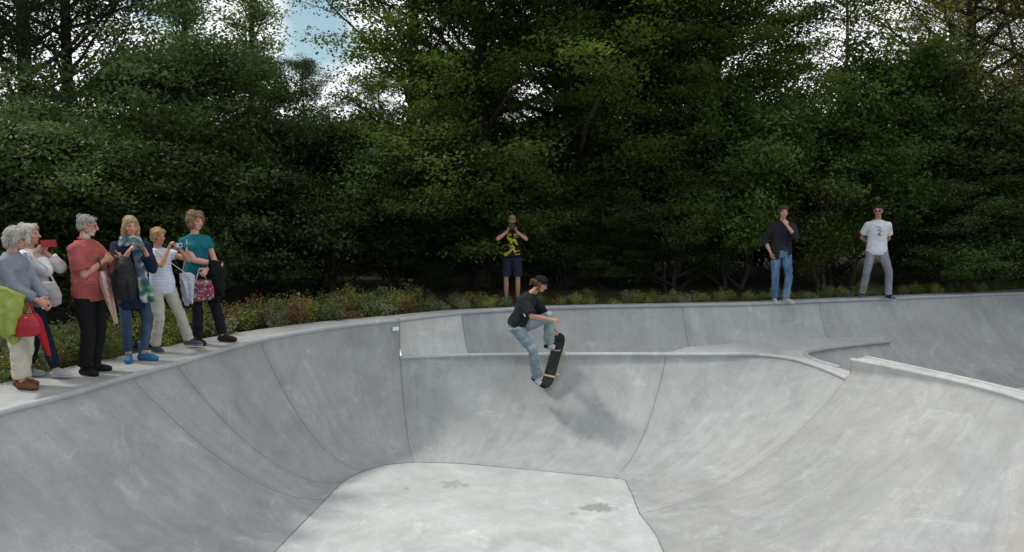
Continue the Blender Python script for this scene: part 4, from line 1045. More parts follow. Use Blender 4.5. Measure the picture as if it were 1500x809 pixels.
for k in (-1, 1): strap(B, [V((.03 * k - .03, .07, .2)), V((.02 * k - .02, .04, .33)), V((.02 * k + .02, -.04, .33)), V((.03 * k + .03, -.07, .2))], .009, .8)
B.raw('bag_handle', mred, e); B = Blob()
for k in (-1, 1): B.ell((-.05 + .02 * k, .06 * k, .20), .009, seg=8)
B.raw('buckle', plain('brass', (.6, .45, .2), .3, 1), e)
e.matrix_world = Matrix.Translation(r.location) @ Matrix.Rotation(r.rotation_euler.z, 4, 'Z') @ Matrix.Translation((-.17, -.24, .575)); tag(e, 'small red leather handbag hanging in front of the beige trousers', 'handbag')
def umbrella(root, a, b_, mats, label, rmax=.04, twist=5, handle=.12):
    e = empty('umbrella'); a = V(a); b_ = V(b_); d = (b_ - a); x, y, dn = frame(d); L = d.length
    rr = []; B = Blob(); n = 26; v = []; f = []; seg = 24
    for i in range(n):
        g = i / (n - 1); R0 = rmax * (.35 + .75 * math.sin(min(1, g * 3.2) * PI / 2)) * (1 - g * .78) + .004
        for k in range(seg):
            an = 2 * PI * k / seg + g * .8; q = R0 * (1 + .22 * math.cos(an * 8 - g * 3)); v.append(x * math.cos(an) * q + y * math.sin(an) * q + dn * g * L * .88)
    for i in range(n - 1):
        for k in range(seg): f.append((i * seg + k, i * seg + (k + 1) % seg, (i + 1) * seg + (k + 1) % seg, (i + 1) * seg + k))
    c = mesh_obj('canopy', v, f, mats[0], e)
    for m in mats[1:]: c.data.materials.append(m)
    if len(mats) > 1:
        for i, p in enumerate(c.data.polygons):
            k = i % seg; g = (i // seg) / n; p.material_index = int((k / seg * 8 + g * 2.2)) % len(mats)
    B.caps([dn * L * .86, dn * L], [.006, .004], seg=8); B.raw('tip', plain('umbrella_tip', (.03, .03, .03), .4), e)
    B = Blob(); B.caps([-dn * handle, dn * .01], [.012, .010], seg=10); B.caps([-dn * handle, -dn * (handle + .03) + x * .015, -dn * (handle + .03) + x * .045, -dn * handle + x * .06], [.011] * 4, seg=8); B.raw('handle', plain('umbrella_handle', (.05, .04, .035), .4), e)
    e.matrix_world = Matrix.Translation(root.location) @ Matrix.Rotation(root.rotation_euler.z, 4, 'Z') @ Matrix.Translation(a); tag(e, label, 'umbrella'); return e
umbrella(r, (-.10, -.29, .80), (-.06, -.42, .30), [cloth('red_nylon', (.38, .012, .02), .6)], 'folded red umbrella hanging beside the red handbag', .045)

# ---- woman 2: white jacket, red phone
r = person(59, 553, 88, 'white-haired woman in white jacket photographing with a red phone')
J = joints(1.67, .88, lean=(0, .07, 1), pelvis=(0, .0, .90), feetL=(.05, .17, 0), feetR=(-.04, -.22, 0), toeL=-8, toeR=6, handL=(.04, -.10, 1.39), handR=(-.05, -.06, 1.37), face=(.22, -1, .0), head=(0, .02, 1), poleL=(.5, -.5, -1), poleR=(-.5, -.4, -1), curlL=1.2, curlR=1.2)
J['hdR'] = V((.1, -.45, .8)); J['hdL'] = V((-.1, -.3, .9)); J['pnR'] = V((.6, -.7, 0)); J['pnL'] = V((-.7, -.6, 0))
body(J, r, FAIR, True, brow=(.4, .36, .3))
top(J, r, cloth('white_jacket', (.62, .63, .64)), 'jacket', .032, -.15, .535, 1.62, .012, True, .03, .8, .010)
B = Blob(); strap(B, [J['neck'] + V((-.05, -.02, .01)), J['neck'] + V((-.06, -.09, -.06)), J['neck'] + V((0, -.15, -.16))], .022, .5); strap(B, [J['neck'] + V((.05, -.02, .01)), J['neck'] + V((.06, -.09, -.06)), J['neck'] + V((0, -.15, -.16))], .022, .5)
B.build('collar', cloth('collar_white', (.7, .7, .72)), r, .008)
trousers(J, r, cloth('navy_denim', (.012, .016, .030)), f=1.92, flare=.006, off=.012, fold=.007)
hair_cap(J, r, hair_mat('white_hair', (.42, .38, .32), (.75, .71, .64)), 0.8, .03, 14, 5, .005, .05)
shoes(J, r, (.42, .42, .45), (.6, .6, .6))
B = Blob(); B.box((0, 0, 0), (.075, .006, .038)); o = B.raw('phone', mred, None, False)
B = Blob(); B.box((0, .0072, 0), (.068, .001, .033)); s_ = B.raw('screen', plain('phone_screen', (.02, .02, .025), .1), o, False)
o.matrix_world = Matrix.Translation(r.location) @ Matrix.Rotation(math.radians(48), 4, 'Z') @ Matrix.Rotation(0, 4, 'X')
ph = r.matrix_basis @ V((-.03, -.20, 1.475)); o.location = ph; tag(o, 'red phone held up in front of the white-haired woman', 'phone')
mg = cloth('taupe_leather', (.33, .30, .31), .6)
e = empty('shoulder_bag'); B = Blob(); rr = []
for z, a, b_ in ((0, .10, .05), (.03, .165, .085), (.12, .18, .09), (.2, .15, .07), (.26, .12, .03), (.27, .11, .02)): rr.append((V((0, 0, z)), V((0, a, 0)), V((b_, 0, 0))))
B.rings(rr, 20); B.build('bag_body', mg, e, .009, 3, .006, (8, 8, 5))
B = Blob(); strap(B, [V((0, .11, .24)), V((.03, .14, .38)), V((.09, .25, .56)), V((.10, .22, .56)), V((.04, .0, .42)), V((0, -.12, .24))], .014, .5); B.raw('strap', mg, e)
e.matrix_world = r.matrix_basis @ Matrix.Translation((-.25, -.27, .82)); tag(e, 'taupe leather shoulder bag hanging at the side of the white-jacketed woman', 'bag')

# ---- man in the red shirt
r = person(136, 547, 84, 'grey-bearded man in red short-sleeved shirt and black trousers with glasses')
J = joints(1.76, 1.02, lean=(0, .03, 1), feetL=(.09, .05, 0), feetR=(-.09, .03, 0), toeL=-18, toeR=16, handR=(-.02, -.22, 1.27), handL=(.10, -.28, 1.30), face=(.42, -1, -.03), head=(0, -.16, 1), poleL=(.6, .2, -1), poleR=(-.6, .35, -1), curlL=1.5, curlR=1.7)
J['hdR'] = V((.25, -.8, .4)); J['pnR'] = V((.8, .3, -.2)); J['hdL'] = V((-.3, -.8, .2))
body(J, r, (.56, .29, .20), belly=.06, stubble=((.60, .56, .50), .9), brow=(.3, .27, .23), fat=1.08, smile=True); 
top(J, r, cloth('red_check', (.30, .062, .058), check=((.46, .16, .14), 60)), 'shirt', .034, -.13, .545, .82, .016, False, .09, 0, .009)
B = Blob(); n_ = J['neck']
for k in (-1, 1): strap(B, [n_ + V((k * .02, .05, .035)), n_ + V((k * .07, .0, .03)), n_ + V((k * .05, -.075, -.01)), n_ + V((k * .015, -.10, -.05))], .021, .5)
B.build('collar', cloth('red_collar', (.30, .062, .058)), r, .008)
trousers(J, r, cloth('black_trousers', (.008, .008, .010)), f=1.94, flare=.012, off=.02, fat=1.08)
hair_cap(J, r, hair_mat('silver_hair', (.16, .15, .14), (.46, .44, .41)), .45, .0, 8, 5, .004, -.2); glasses(J, r)
shoes(J, r, (.012, .011, .011), (.01, .01, .01))
mb = cloth('backpack_nylon', (.016, .016, .018), .6, weave=80)
e = empty('backpack'); B = Blob(); rr = []
for z, a, b_ in ((0, .12, .07), (.03, .16, .10), (.2, .17, .12), (.38, .15, .10), (.47, .09, .06)): rr.append((V((0, 0, z)), V((a * .8, a * .6, 0)), V((-b_ * .6, b_ * .8, 0))))
B.rings(rr, 20); B.build('pack', mb, e, .010, 3, .009)
B = Blob(); rr = []
for z, a, b_ in ((.03, .10, .035), (.10, .12, .05), (.22, .11, .045), (.25, .08, .02)): rr.append((V((-.05, -.09, z)), V((a * .8, a * .6, 0)), V((-b_ * .6, b_ * .8, 0))))
B.rings(rr, 16); B.build('front_pocket', mb, e, .010, 3, .006)
B = Blob(); strap(B, [V((-.07, .0, .42)), V((-.10, .06, .50)), V((-.02, .10, .53)), V((.04, .06, .47))], .016, .5); strap(B, [V((-.10, .02, .38)), V((-.17, .05, .30)), V((-.15, .04, .1))], .018, .4); B.raw('strap', mb, e)
e.matrix_world = r.matrix_basis @ Matrix.Translation((.02, -.42, .84)); tag(e, 'black backpack held by its strap at the chest of the red-shirted man', 'backpack')
um = [cloth('umb_' + n, c, .6) for n, c in (('white', (.5, .48, .44)), ('pink', (.48, .16, .20)), ('cream', (.48, .42, .3)), ('green', (.30, .38, .16)), ('lilac', (.38, .34, .42)), ('orange', (.50, .28, .18)))]
umbrella(r, (-.07, -.22, 1.16), (-.05, -.36, .50), um, 'folded umbrella in pastel stripes hanging from the bearded man\'s hand', .055)

# ---- blonde woman with scarf
r = person(199, 529, 34, 'blonde woman in navy coat, jeans and blue ankle boots holding a camera')
J = joints(1.73, .90, lean=(0, -.01, 1), feetL=(.09, .0, 0), feetR=(-.07, .03, 0), toeL=-45, toeR=10, handR=(-.06, -.24, 1.33), handL=(.12, -.24, 1.34), face=(.10, -1, -.22), head=(.03, -.14, 1), poleL=(.35, .2, -1), poleR=(-.35, .2, -1), curlL=1.2, curlR=1.2)
J['hdR'] = V((.35, -.4, .6)); J['hdL'] = V((-.3, -.4, .6)); J['pnR'] = V((.8, -.3, 0)); J['pnL'] = V((-.8, -.3, 0))
body(J, r, FAIR, True, lips=(.45, .16, .14))
top(J, r, cloth('navy_coat', (.012, .018, .045), weave=140), 'coat', .034, -.30, .54, 1.72, .010, True, .03, .8, .010)
trousers(J, r, cloth('blue_jeans', (.035, .06, .11), wear=(.08, .125, .20)), f=1.86, flare=-.004, off=.008, fold=.006)
hair_cap(J, r, hair_mat('blonde_hair', (.30, .20, .10), (.62, .47, .27)), .5, .13, 0, 6, .008)
shoes(J, r, (.04, .14, .27), (.04, .13, .25), high=.15, fat=1.1, name='ankle_boot')
def scarfpaint(co):
    c = np.zeros((len(co), 3)); 
    for i, p in enumerate(co):
        a = mnoise.noise(V(p) * 14); b_ = mnoise.noise(V(p) * 23 + V((5, 1, 2)))
        low = p[2] < J['neck'].z - .52
        c[i] = (.05, .09, .16) if a < -.12 else ((.42, .44, .40) if a > .22 else ((.03, .24, .12) if low and b_ > -.1 else (.10, .17, .16)))
    return c
B = Blob(); n_ = J['neck']
for k in range(3):
    pts = [n_ + V((math.cos(a) * (.095 + .012 * k), -.01 + math.sin(a) * (.09 + .012 * k),   .02 - .035 * k + .01 * math.sin(a * 3 + k))) for a in [i * PI / 7 for i in range(15)]]
    B.caps(pts, [.027] * 15, seg=8)
for k, x in enumerate((.02, .06)): B.caps([n_ + V((x, -.13, -.03)), n_ + V((x + .02, -.17, -.25)), n_ + V((x + .06, -.17, -.5)), n_ + V((x + .08 + .05 * k, -.16, -.74))], [.035, .04, .045, .05], squash=.6, flat1=True)
B.build('scarf', m_paint, r, .010, 2, .010, (12, 12, 7), 4, scarfpaint)
def camera_obj(root, c, rot, label, body_c=(.02, .02, .022), size=(.052, .014, .031), lens=.02):
    B = Blob(); B.box((0, 0, 0), size); o = B.raw('camera', plain('camera_body', body_c, .35), None, False)
    bm = bmesh.new(); bm.from_mesh(o.data); bmesh.ops.bevel(bm, geom=bm.edges[:], offset=.004, segments=2, affect='EDGES'); bm.to_mesh(o.data); bm.free()
    B = Blob(); B.caps([V((.005, -size[1], 0)), V((.005, -size[1] - .022, 0))], [lens, lens * .9], True, True, seg=18); l = B.raw('lens', plain('camera_lens', (.10, .10, .11), .2, .5), o)
    B = Blob(); B.caps([V((-.032, 0, size[2] - .002)), V((-.032, 0, size[2] + .005))], [.006, .006], True, True, seg=10); B.raw('shutter_button', plain('camera_metal', (.4, .4, .42), .3, 1), o)
    o.matrix_world = root.matrix_basis @ Matrix.Translation(c) @ rot; tag(o, label, 'camera'); return o
camera_obj(r, (.045, -.31, 1.40), Matrix.Rotation(.1, 4, 'Z'), 'compact silver-black camera held by the blonde woman', (.16, .16, .17), (.058, .016, .034), .026)
e = empty('shoulder_bag'); B = Blob(); B.caps([V((0, 0, 0)), V((.0, 0, .16))], [.07, .085], squash=.55, up=V((1, 0, 0))); B.build('bag_body', cloth('brown_bag', (.03, .022, .018)), e, .010, 2, .006)
B = Blob(); pts = [V((-.13, -.10, .20)), V((-.08, -.14, .08)), V((.03, -.145, .03)), V((.10, -.12, .10)), V((.12, -.09, .24))]; strap(B, pts, .026, .5)
B.build('ochre_band', cloth('ochre', (.40, .20, .03)), e, .008, 2, .003)
e.matrix_world = r.matrix_basis @ Matrix.Translation((-.20, -.10, .88)); tag(e, 'small dark bag with ochre band at the hip of the blonde woman', 'bag')

# ---- short woman in striped top
r = person(252, 513, 52, 'short-haired woman in white and blue striped top and beige trousers taking a picture')
J = joints(1.58, .90, lean=(-.06, .02, 1), pelvis=(-.10, 0, .845), feetL=(.24, -.02, 0), feetR=(-.20, .05, 0), toeL=-40, toeR=-5, handR=(-.11, -.23, 1.33), handL=(.02, -.26, 1.31), face=(.15, -1, -.1), head=(0, -.1, 1), poleL=(1, .0, -.8), poleR=(-.4, -.2, -1), curlL=1.4, curlR=1.4)
J['hdR'] = V((.2, -.3, .8)); J['hdL'] = V((-.5, -.2, .7)); J['pnR'] = V((.7, -.5, 0)); J['pnL'] = V((-.7, -.5, 0))
body(J, r, TAN, True, belly=.03)
top(J, r, cloth('striped_jersey', (.70, .72, .78), stripe=((.30, .36, .60), 55, .35)), 'striped_top', .020, -.10, .535, .35, .006, True, .05, .9, .006)
trousers(J, r, cloth('beige_trousers', (.44, .42, .37)), f=1.93, flare=.014, off=.016, fat=1.05, fold=.008)
hair_cap(J, r, hair_mat('strawberry_hair', (.30, .17, .08), (.60, .40, .20)), .9, .0, 18, 7, .005, .0)
shoes(J, r, (.06, .075, .11), (.35, .36, .38))
camera_obj(r, (-.03, -.33, 1.37), Matrix.Rotation(.15, 4, 'Z'), 'small white and blue compact camera at the eye of the striped woman', (.45, .5, .62), (.045, .011, .027), .015)
o = drape('jacket', cloth('pale_grey_jacket', (.42, .44, .50), weave=60), [(.10, -.10, .95), (.20, -.13, .95), (.28, -.10, .92)], (.38, .34), .035, 7, 1.6, .022, .018)
acc(o, r, (.2, -.1, .6), 'pale grey jacket hanging from the bag strap of the striped woman', 'jacket')
B = Blob(); strap(B, [V((-.20, -.06, 1.30)), V((-.05, -.17, 1.14)), V((.10, -.18, 1.02)), V((.20, -.14, .93))], .010, .4); o = B.raw('bag_strap', cloth('white_webbing', (.65, .65, .66)), r)

# ---- woman in teal
r = person(305, 503, 42, 'curly-haired woman in teal t-shirt and black trousers with folded arms')
J = joints(1.76, .92, lean=(-.03, .0, 1), pelvis=(-.10, .02, .945), feetL=(.20, -.02, 0), feetR=(-.13, .02, 0), toeL=-42, toeR=-8, handR=(.02, -.25, 1.10), handL=(-.06, -.22, 1.02), face=(.35, -1, -.12), head=(.04, -.08, 1), poleL=(1, .5, -.6), poleR=(-1, .4, -.6), curlL=1.2, curlR=.9)
J['hdR'] = V((.9, -.25, -.1)); J['hdL'] = V((-.6, -.4, -.5)); J['pnR'] = V((0, .6, -.6)); J['pnL'] = V((0, .8, .2))
body(J, r, PINK, True, fat=1.1)
top(J, r, cloth('teal_jersey', (.008, .125, .16)), 't_shirt', .016, -.02, .530, .42, .006, True, .02, 1.1, .006)
B = Blob(); B.rings(torso_rings(J, .022, -.18, .06, True), 20); B.build('waistcoat_hem', cloth('dark_blue_vest', (.010, .03, .045)), r, .010, 2, .006)
trousers(J, r, cloth('black_jeans', (.010, .011, .015)), f=1.92, flare=.010, off=.014)
hair_cap(J, r, hair_mat('auburn_hair', (.12, .065, .035), (.40, .25, .14)), 1.2, .005, 50, 9, .010, .25, top_h=.004)
shoes(J, r, (.03, .018, .016), (.02, .015, .015))
o = drape('jacket', cloth('black_jacket', (.008, .008, .010)), [(-.03, -.26, 1.10), (.08, -.26, 1.08), (.17, -.18, 1.06)], (.50, .40), .04, 9, 1.5, .025, .02)
acc(o, r, (.08, -.2, .6), 'black jacket folded over the arm of the teal-shirted woman', 'jacket')
def florals(co):
    c = np.zeros((len(co), 3)); pal = [(.35, .02, .04), (.42, .30, .30), (.50, .22, .10), (.13, .17, .28), (.04, .03, .04), (.30, .03, .06)]
    for i, p in enumerate(co): c[i] = pal[int((mnoise.noise(V(p) * 19) + mnoise.noise(V(p) * 37 + V((3, 3, 3))) * .6 + 1.2) * 4.3) % 6]
    return c
e = empty('tote_bag'); B = Blob(); rr = []
for z, a, b_ in ((0, .11, .035), (.03, .145, .05), (.14, .15, .055), (.25, .125, .03), (.27, .12, .02)): rr.append((V((0, 0, z)), V((a, -a * .2, 0)), V((b_ * .2, b_, 0))))
B.rings(rr, 20); B.build('bag_body', m_paint, e, .009, 2, .008, seed=3, paint=florals)
B = Blob(); strap(B, [V((-.08, 0, .25)), V((-.02, .01, .42)), V((.01, .01, .42)), V((.07, 0, .25))], .009, .5); B.raw('bag_handle', cloth('bag_webbing', (.45, .40, .36)), e)
e.matrix_world = r.matrix_basis @ Matrix.Translation((-.15, -.25, .62)); tag(e, 'red floral tote bag hanging from the wrist of the teal-shirted woman', 'bag')
B = Blob(); strap(B, [J['shR'] + V((.05, .03, .055)), J['shR'] + V((.03, -.06, .02)), J['shR'] + V((.0, -.13, -.12)), J['shR'] + V((-.06, -.13, -.36)), J['shR'] + V((-.06, -.08, -.58))], .010, .4); B.raw('shoulder_strap', cloth('beige_webbing', (.42, .34, .2)), r)

# ---- man taking a picture across the bowl
r = person(750, 441, 0, 'bald man in black t-shirt with yellow print and navy shorts taking a picture', z=-.03)
J = joints(1.63, 1.06, feetL=(.11, 0, 0), feetR=(-.11, 0, 0), handL=(.085, -.20, 1.34), handR=(-.085, -.20, 1.34), poleL=(1, .1, -.75), poleR=(-1, .1, -.75), face=(0, -1, -.12), curlL=1.3, curlR=1.3, head=(0, -.1, 1))
J['hdR'] = V((.25, -.2, .9)); J['hdL'] = V((-.25, -.2, .9)); J['pnR'] = V((.8, -.4, 0)); J['pnL'] = V((-.8, -.4, 0))
body(J, r, (.55, .30, .22), belly=.02, brow=(.35, .22, .15))
def print_yellow(co):
    c = np.tile(np.array((.010, .010, .012)), (len(co), 1)); Y = np.array((.55, .50, .03))
    sh = J['neck'].z
    x = co[:, 0]; z = co[:, 2] - sh; fr = co[:, 1] < -.03
    def put(m): c[m & fr] = Y
    # two title lines, broken into letters
    t1 = (z < -.085) & (z > -.125) & (x > -.09) & (x < .13) & (np.sin(x * 190) > -.55) & ~((x > -.01) & (x < .015)); put(t1)
    put((z < -.140) & (z > -.156) & (x > .03) & (x < .13) & (np.sin(x * 300) > -.6))
    def seg(x0, z0, x1, z1, w0, w1):
        d = np.array([x1 - x0, z1 - z0]); L2 = d @ d; t = np.clip(((x - x0) * d[0] + (z - z0) * d[1]) / L2, 0, 1)
        dist = np.hypot(x - x0 - t * d[0], z - z0 - t * d[1]); put(dist < w0 + (w1 - w0) * t)
    seg(-.085, -.15, -.03, -.20, .018, .028); seg(-.03, -.20, .05, -.205, .028, .024); seg(.05, -.205, .10, -.29, .026, .012); seg(-.01, -.22, -.03, -.30, .022, .03)
    seg(-.03, -.30, .02, -.35, .035, .03); seg(.02, -.35, -.03, -.40, .028, .02); seg(.03, -.38, .06, -.43, .016, .014); seg(-.03, -.42, -.12, -.475, .016, .036)
    for (a, b_) in ((-.035, -.315), (.005, -.345), (.03, -.25)): c[(np.hypot(x - a, z - b_) < .012) & fr] = (.01, .01, .012)
    put((z < -.40) & (z > -.415) & (x > .06) & (x < .15) & (np.sin(x * 260) > -.6)); put((z < -.465) & (z > -.482) & (x > .05) & (x < .15) & (np.sin(x * 240) > -.7))
    return c
top(J, r, m_paint, 't_shirt', .030, -.05, .54, .55, .014, False, .02, 0, .005, print_yellow, voxel=.008)
trousers(J, r, cloth('navy_shorts', (.020, .026, .055)), 'shorts', f=1.03, flare=.02, off=.022, fold=.006) if False else None
B = Blob(); B.rings(torso_rings(J, .014, -.12, .03, wide=1.05), 20)
for S in 'LR': B.caps([J['hip' + S], J['knee' + S] + V((0, 0, .01))], [.105, .088], flat1=True)
B.build('shorts', cloth('navy_shorts', (.020, .026, .055)), r, .011, 3, .007, (8, 8, 12), 5)
hair_cap(J, r, hair_mat('cropped_hair', (.38, .26, .18), (.55, .42, .32)), -.35, 0, 0, 2, .001, name='cropped_hair')
shoes(J, r, (.05, .12, .25), (.3, .4, .5))
camera_obj(r, (0, -.27, 1.435), Matrix.Identity(4), 'black camera held before the face of the bald man', (.025, .02, .022), (.06, .018, .033), .022)

# ---- man in the dark open shirt
r = person(1142, 443.5, -6, 'brown-haired man in dark open shirt and jeans with one hand at his mouth')
J = joints(1.78, 1.04, lean=(.03, 0, 1), pelvis=(-.01, 0, .965), feetL=(.10, -.02, 0), feetR=(-.09, .02, 0), toeL=-38, toeR=6, handR=(-.22, -.10, .95), handL=(.04, -.20, 1.44), poleL=(.7, -.2, -1), poleR=(-.6, .6, 0), face=(.10, -1, -.02), curlL=1.1, curlR=.6)
J['hdR'] = V((.25, -.1, -1)); J['hdL'] = V((-.5, .1, .9)); J['pnL'] = V((-.5, .8, .2))
body(J, r, FAIR, brow=(.06, .03, .02))
md = cloth('navy_tee', (.020, .022, .045)); B = None
top(J, r, md, 't_shirt', .010, -.01, .520, .3, .0, fold=.004)
SH = top(J, r, cloth('charcoal_shirt', (.022, .021, .023)), 'open_shirt', .026, -.15, .545, 1.35, .014, fold=.008, voxel=.007)
# the shirt stands open: its middle front is cut away
bm = bmesh.new(); bm.from_mesh(SH.data)
dl = [v for v in bm.verts if v.co.y < -.06 and abs(v.co.x - .02) < .055 + max(0, (1.25 - v.co.z)) * .07 and v.co.z < J['neck'].z + .03 and v.co.z < 1.47 and v.co.y > -.22 and abs(v.co.x) < .12]
bmesh.ops.delete(bm, geom=dl, context='VERTS'); bm.to_mesh(SH.data); bm.free()
so_ = SH.modifiers.new('thick', 'SOLIDIFY'); so_.thickness = .006; so_.offset = -1
B = Blob(); n_ = J['neck']
for k in (-1, 1): strap(B, [n_ + V((k * .03, .05, .035)), n_ + V((k * .075, -.01, .03)), n_ + V((k * .07, -.08, -.03)), n_ + V((k * .055, -.115, -.10))], .022, .5)
B.build('collar', cloth('charcoal_collar', (.028, .027, .028)), r, .008)
trousers(J, r, cloth('light_jeans', (.07, .14, .27), wear=(.20, .30, .42)), f=1.95, flare=.014, off=.014, fold=.009)
B = Blob(); B.rings(torso_rings(J, .020, .035, .075), 24); B.raw('belt', plain('black_belt', (.012, .012, .012), .4), r)
hair_cap(J, r, hair_mat('brown_hair', (.035, .018, .012), (.13, .07, .04)), .9, .0, 26, 4, .006, .0, front=.008)
shoes(J, r, (.42, .40, .36), (.6, .58, .54))

# ---- man in the white t-shirt
r = person(1281, 438, -14, 'man in white t-shirt, grey jeans and sunglasses with his hands behind his back')
J = joints(1.82, 1.02, feetL=(.235, -.03, 0), feetR=(-.225, .0, 0), toeL=-30, toeR=12, pelvis=(0, 0, .96), handR=(-.04, .20, 1.02), handL=(.03, .20, 1.0), poleL=(1, .3, -.3), poleR=(-1, .3, -.3), face=(-.28, -1, -.10), head=(-.04, -.06, 1))
J['hdR'] = V((.7, .1, -.4)); J['hdL'] = V((-.7, .1, -.4)); J['pnR'] = V((0, -1, 0)); J['pnL'] = V((0, -1, 0))
body(J, r, TAN, brow=(.04, .025, .02), stubble=((.25, .15, .11), .3))
def print_grey(co):
    c = np.tile(np.array((.66, .67, .72)), (len(co), 1)); x = co[:, 0]; z = co[:, 2] - J['neck'].z; fr = co[:, 1] < -.03
    pts = [(-.05, -.13), (.0, -.12), (.03, -.15), (-.03, -.19), (.02, -.20), (.05, -.21), (-.01, -.24), (.03, -.26), (-.04, -.27), (.05, -.285)]
    for a, b_ in zip(pts[:-1], pts[1:]):
        d = np.array(b_) - np.array(a); t = np.clip(((x - a[0]) * d[0] + (z - a[1]) * d[1]) / (d @ d), 0, 1)
        c[(np.hypot(x - a[0] - t * d[0], z - a[1] - t * d[1]) < .009) & fr] = (.17, .18, .21)
    return c
top(J, r, m_paint, 't_shirt', .018, -.10, .535, .66, .016, fold=.006, paint=print_grey, voxel=.009)
trousers(J, r, cloth('grey_jeans', (.20, .21, .24), wear=(.30, .31, .34)), f=1.94, flare=.004, off=.012, fold=.008)
hair_cap(J, r, hair_mat('dark_hair', (.015, .010, .008), (.05, .03, .02)), .3, 0, 10, 2, .003, -.2); glasses(J, r, True)
shoes(J, r, (.04, .16, .17), (.55, .65, .64), toecap=(.02, .02, .03))

# ---------------------------------------------------------------- the skater and the board
B0 = R(755, 480, 12.31); r = empty('person', B0); tag(r, 'skateboarder in black t-shirt, cap and pale blue jeans grabbing the board', 'person')
def S3(u, v, y): return R(u, v, y + .36) - B0
J = joints(1.76, 1.0, free=True)
pel = S3(757, 474, 11.95); neck = S3(778, 430, 11.96)
up = (neck - pel); J['pelvis'] = neck - up.normalized() * .53 * J['s'] ; J['up'] = up.normalized(); J['neck'] = neck
pel = J['pelvis']
rt = V((-.15, 1, .0)); rt = (rt - J['up'] * rt.dot(J['up'])).normalized(); J['rt'] = rt; J['prt'] = V((-.1, 1, 0)).normalized(); J['fw'] = rt.cross(J['up']).normalized()
if J['fw'].x < 0: J['fw'] = -J['fw']
J['chest'] = pel + J['up'] * .36
J['shR'] = S3(769, 441, 11.79); J['shL'] = S3(783, 441, 12.13)
J['elbR'] = S3(778, 463, 11.64); J['wriR'] = S3(807, 468.5, 11.66); J['hdR'] = S3(828, 468, 11.69) - J['wriR']; J['pnR'] = V((.1, .4, -.9)); J['curlR'] = .7
J['elbL'] = S3(797, 462, 12.22); J['wriL'] = S3(811, 481, 12.25); J['hdL'] = S3(823, 494, 12.30) - J['wriL']; J['pnL'] = V((-.6, -.2, -.5)); J['curlL'] = .9
J['hipR'] = S3(757, 481, 11.86); J['kneeR'] = S3(781, 513, 11.72); J['ankR'] = S3(786, 555, 11.98)
J['hipL'] = S3(764, 479, 12.05); J['kneeL'] = S3(804, 464, 12.02); J['ankL'] = S3(804, 505, 12.20)
J['toeR'] = V((.80, -.42, -.42)).normalized(); J['soleR'] = V((.40, -.30, .86)).normalized()
J['toeL'] = V((.95, -.28, .02)).normalized(); J['soleL'] = V((.05, -.25, .96)).normalized()
hc = S3(792, 417, 11.93); J['head'] = hc
fz = V((.42, 0, 1)).normalized(); fy = V((.86, -.22, -.42)); fy = (fy - fz * fy.dot(fz)).normalized(); J['hrot'] = Matrix((fy.cross(fz) * -1, -fy, fz)).transposed()
SK = (.52, .27, .18)
body(J, r, SK, brow=(.15, .08, .05))
def logo(co):
    c = np.tile(np.array((.014, .016, .020)), (len(co), 1)); q = S3(768, 461, 11.75)
    L = co - np.array(q); c[(np.hypot(L[:, 0] + L[:, 2] * .25, L[:, 2] * .7) < .018) & (L[:, 1] < .22) & (L[:, 0] > -.04)] = (.6, .6, .6)
    return c
top(J, r, m_paint, 't_shirt', .030, -.05, .535, .92, .024, fold=.013, paint=logo, wide=1.0, fscale=(7, 7, 7), voxel=.009)
trousers(J, r, cloth('pale_jeans', (.19, .25, .28), wear=(.36, .42, .44)), f=1.90, flare=.024, off=.024, fold=.014, voxel=.009)
shoes(J, r, (.010, .010, .012), (.62, .62, .62), toecap=(.62, .63, .68), fat=1.05)
M = J['hrot']
def q(x, y, z): return hc + M @ V((x, y, z))
hm = hair_mat('red_brown_hair', (.07, .030, .018), (.24, .11, .06))
B = Blob(); B.ell(q(0, .05, .02), (.074, .066, .085), M); B.caps([q(-.07, .0, .02), q(-.076, .0, -.05), q(-.07, .01, -.09)], [.022, .022, .012]); B.caps([q(.07, .0, .02), q(.076, .0, -.05), q(.07, .01, -.09)], [.022, .022, .012])
B.ell(q(0, .135, .005), .036); B.caps([q(0, .10, .01), q(0, .14, -.01), q(.0, .15, -.06)], [.03, .03, .014])
strands(B.build('hair', hm, r, .007, 2, .006, (30, 30, 16), 3), 900, V((-.3, 0, -1)), .2, 3)
B = Blob(); B.ell(q(0, .014, .065), (.092, .110, .078), M); B.caps([q(0, .02, .035), q(0, .02, .05)], [.088, .092], True)
cb = B.build('cap', cloth('black_cap', (.012, .013, .015)), r, .008, 2, .003)
B = Blob(); rr = []
for i in range(7):
    g = i / 6; wd = .075 * math.sqrt(max(.05, 1 - (g * .92) ** 2)); rr.append((q(0, -.075 - .07 * g, .040 + .010 * math.sin(g * 2) - .012 * g), M @ V((wd, 0, -.0)), M @ V((0, .0, .005))))
B.rings(rr, 14); B.raw('brim', cloth('black_brim', (.012, .013, .015)), cb)
B = Blob(); a = J['wriR'] - J['hdR'].normalized() * .015; dn = (J['wriR'] - J['elbR']).normalized(); B.caps([a - dn * .012, a + dn * .012], [.034, .033], True, True, seg=18)
B.raw('wristband', cloth('lime_band', (.22, .50, .10), .6), r)
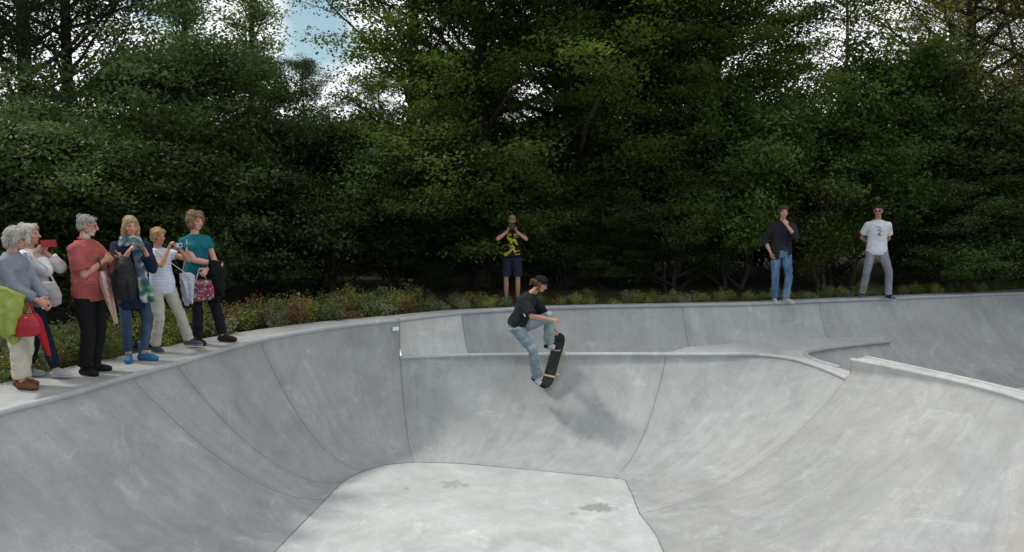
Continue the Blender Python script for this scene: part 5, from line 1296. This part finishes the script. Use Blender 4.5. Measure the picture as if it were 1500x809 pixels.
# skateboard
bt = R(799.5, 570, 12.50); bn = R(823, 489, 12.80)
ax = (bn - bt).normalized(); nb = V((-.50, -.82, .30)); nb = (nb - ax * nb.dot(ax)).normalized(); wx = ax.cross(nb).normalized()
L = (bn - bt).length; c0 = (bt + bn) / 2
e = empty('skateboard', c0)
Mb = Matrix((ax, wx, nb)).transposed().to_4x4(); e.matrix_world = Matrix.Translation(c0) @ Mb
tag(e, 'black-gripped skateboard under the skater with its wheels on the bowl wall', 'skateboard')
def deck_surface(z0, thick, name, mat, inset=0.0, xr=(-1, 1)):
    v = []; f = []; n = 40; m = 10; hl = L / 2 - inset; hw = .104 - inset
    for i in range(n + 1):
        x = (xr[0] + (xr[1] - xr[0]) * i / n) * hl; xe = abs(x)
        wy = hw * (1 if xe < hl - hw else math.sqrt(max(.0008, 1 - ((xe - (hl - hw)) / hw) ** 2)))
        kick = max(0, xe - (L / 2 - .17)); kz = .32 * kick if kick else 0; kz = kz * min(1, kick / .05)
        for j in range(m + 1):
            y = (j / m * 2 - 1) * wy; v.append((x, y, z0 + kz + (y / .104) ** 2 * .008))
    N = len(v); v += [(a, b_, z - thick) for a, b_, z in v]
    for i in range(n):
        for j in range(m):
            k = i * (m + 1) + j; f.append((k, k + m + 1, k + m + 2, k + 1)); f.append((N + k, N + k + 1, N + k + m + 2, N + k + m + 1))
    for i in range(n):
        for j in (0, m): k = i * (m + 1) + j; f.append((k, N + k, N + k + m + 1, k + m + 1))
    for i in (0, n):
        for j in range(m): k = i * (m + 1) + j; f.append((k, k + 1, N + k + 1, N + k))
    o = mesh_obj(name, v, f, mat, e, False); return o
dko = deck_surface(0, .011, 'deck', plain('maple_ply', (.50, .40, .26), .5))
mgp = cloth('grip_tape', (.022, .023, .026), .95, weave=400, var=.3)
g1 = deck_surface(.0035, .003, 'grip_tape', mgp, .003, (-1, -.57)); g1.parent = e
g2 = deck_surface(.0035, .003, 'grip_tape', mgp, .003, (-.50, 1)); 
mal = plain('truck_metal', (.55, .56, .58), .35, .9); mwh = plain('cream_wheel', (.62, .56, .34), .5)
for sx in (-1, 1):
    B = Blob(); B.box((sx * .20, 0, -.017), (.04, .028, .005)); B.caps([V((sx * .20, 0, -.02)), V((sx * .19, 0, -.045))], [.02, .014]); B.caps([V((sx * .19, -.075, -.052)), V((sx * .19, .075, -.052))], [.013, .013]); B.caps([V((sx * .19, -.105, -.052)), V((sx * .19, .105, -.052))], [.004, .004])
    tr = B.raw('truck', mal, e)
    for sy in (-1, 1):
        B = Blob(); B.caps([V((sx * .19, sy * .078, -.052)), V((sx * .19, sy * .083, -.052)), V((sx * .19, sy * .104, -.052)), V((sx * .19, sy * .109, -.052))], [.022, .0275, .0275, .022], True, True, seg=20)
        B.raw('wheel', mwh, e)
B = Blob()
for sx in (-1, 1):
    for a in (-1, 1):
        for b_ in (-1, 1): B.ell((sx * .20 + a * .027, b_ * .021, .0045), (.004, .004, .0015), seg=8)
B.raw('bolt', mal, e)
for o in list(e.children): o.matrix_parent_inverse = Matrix.Identity(4)
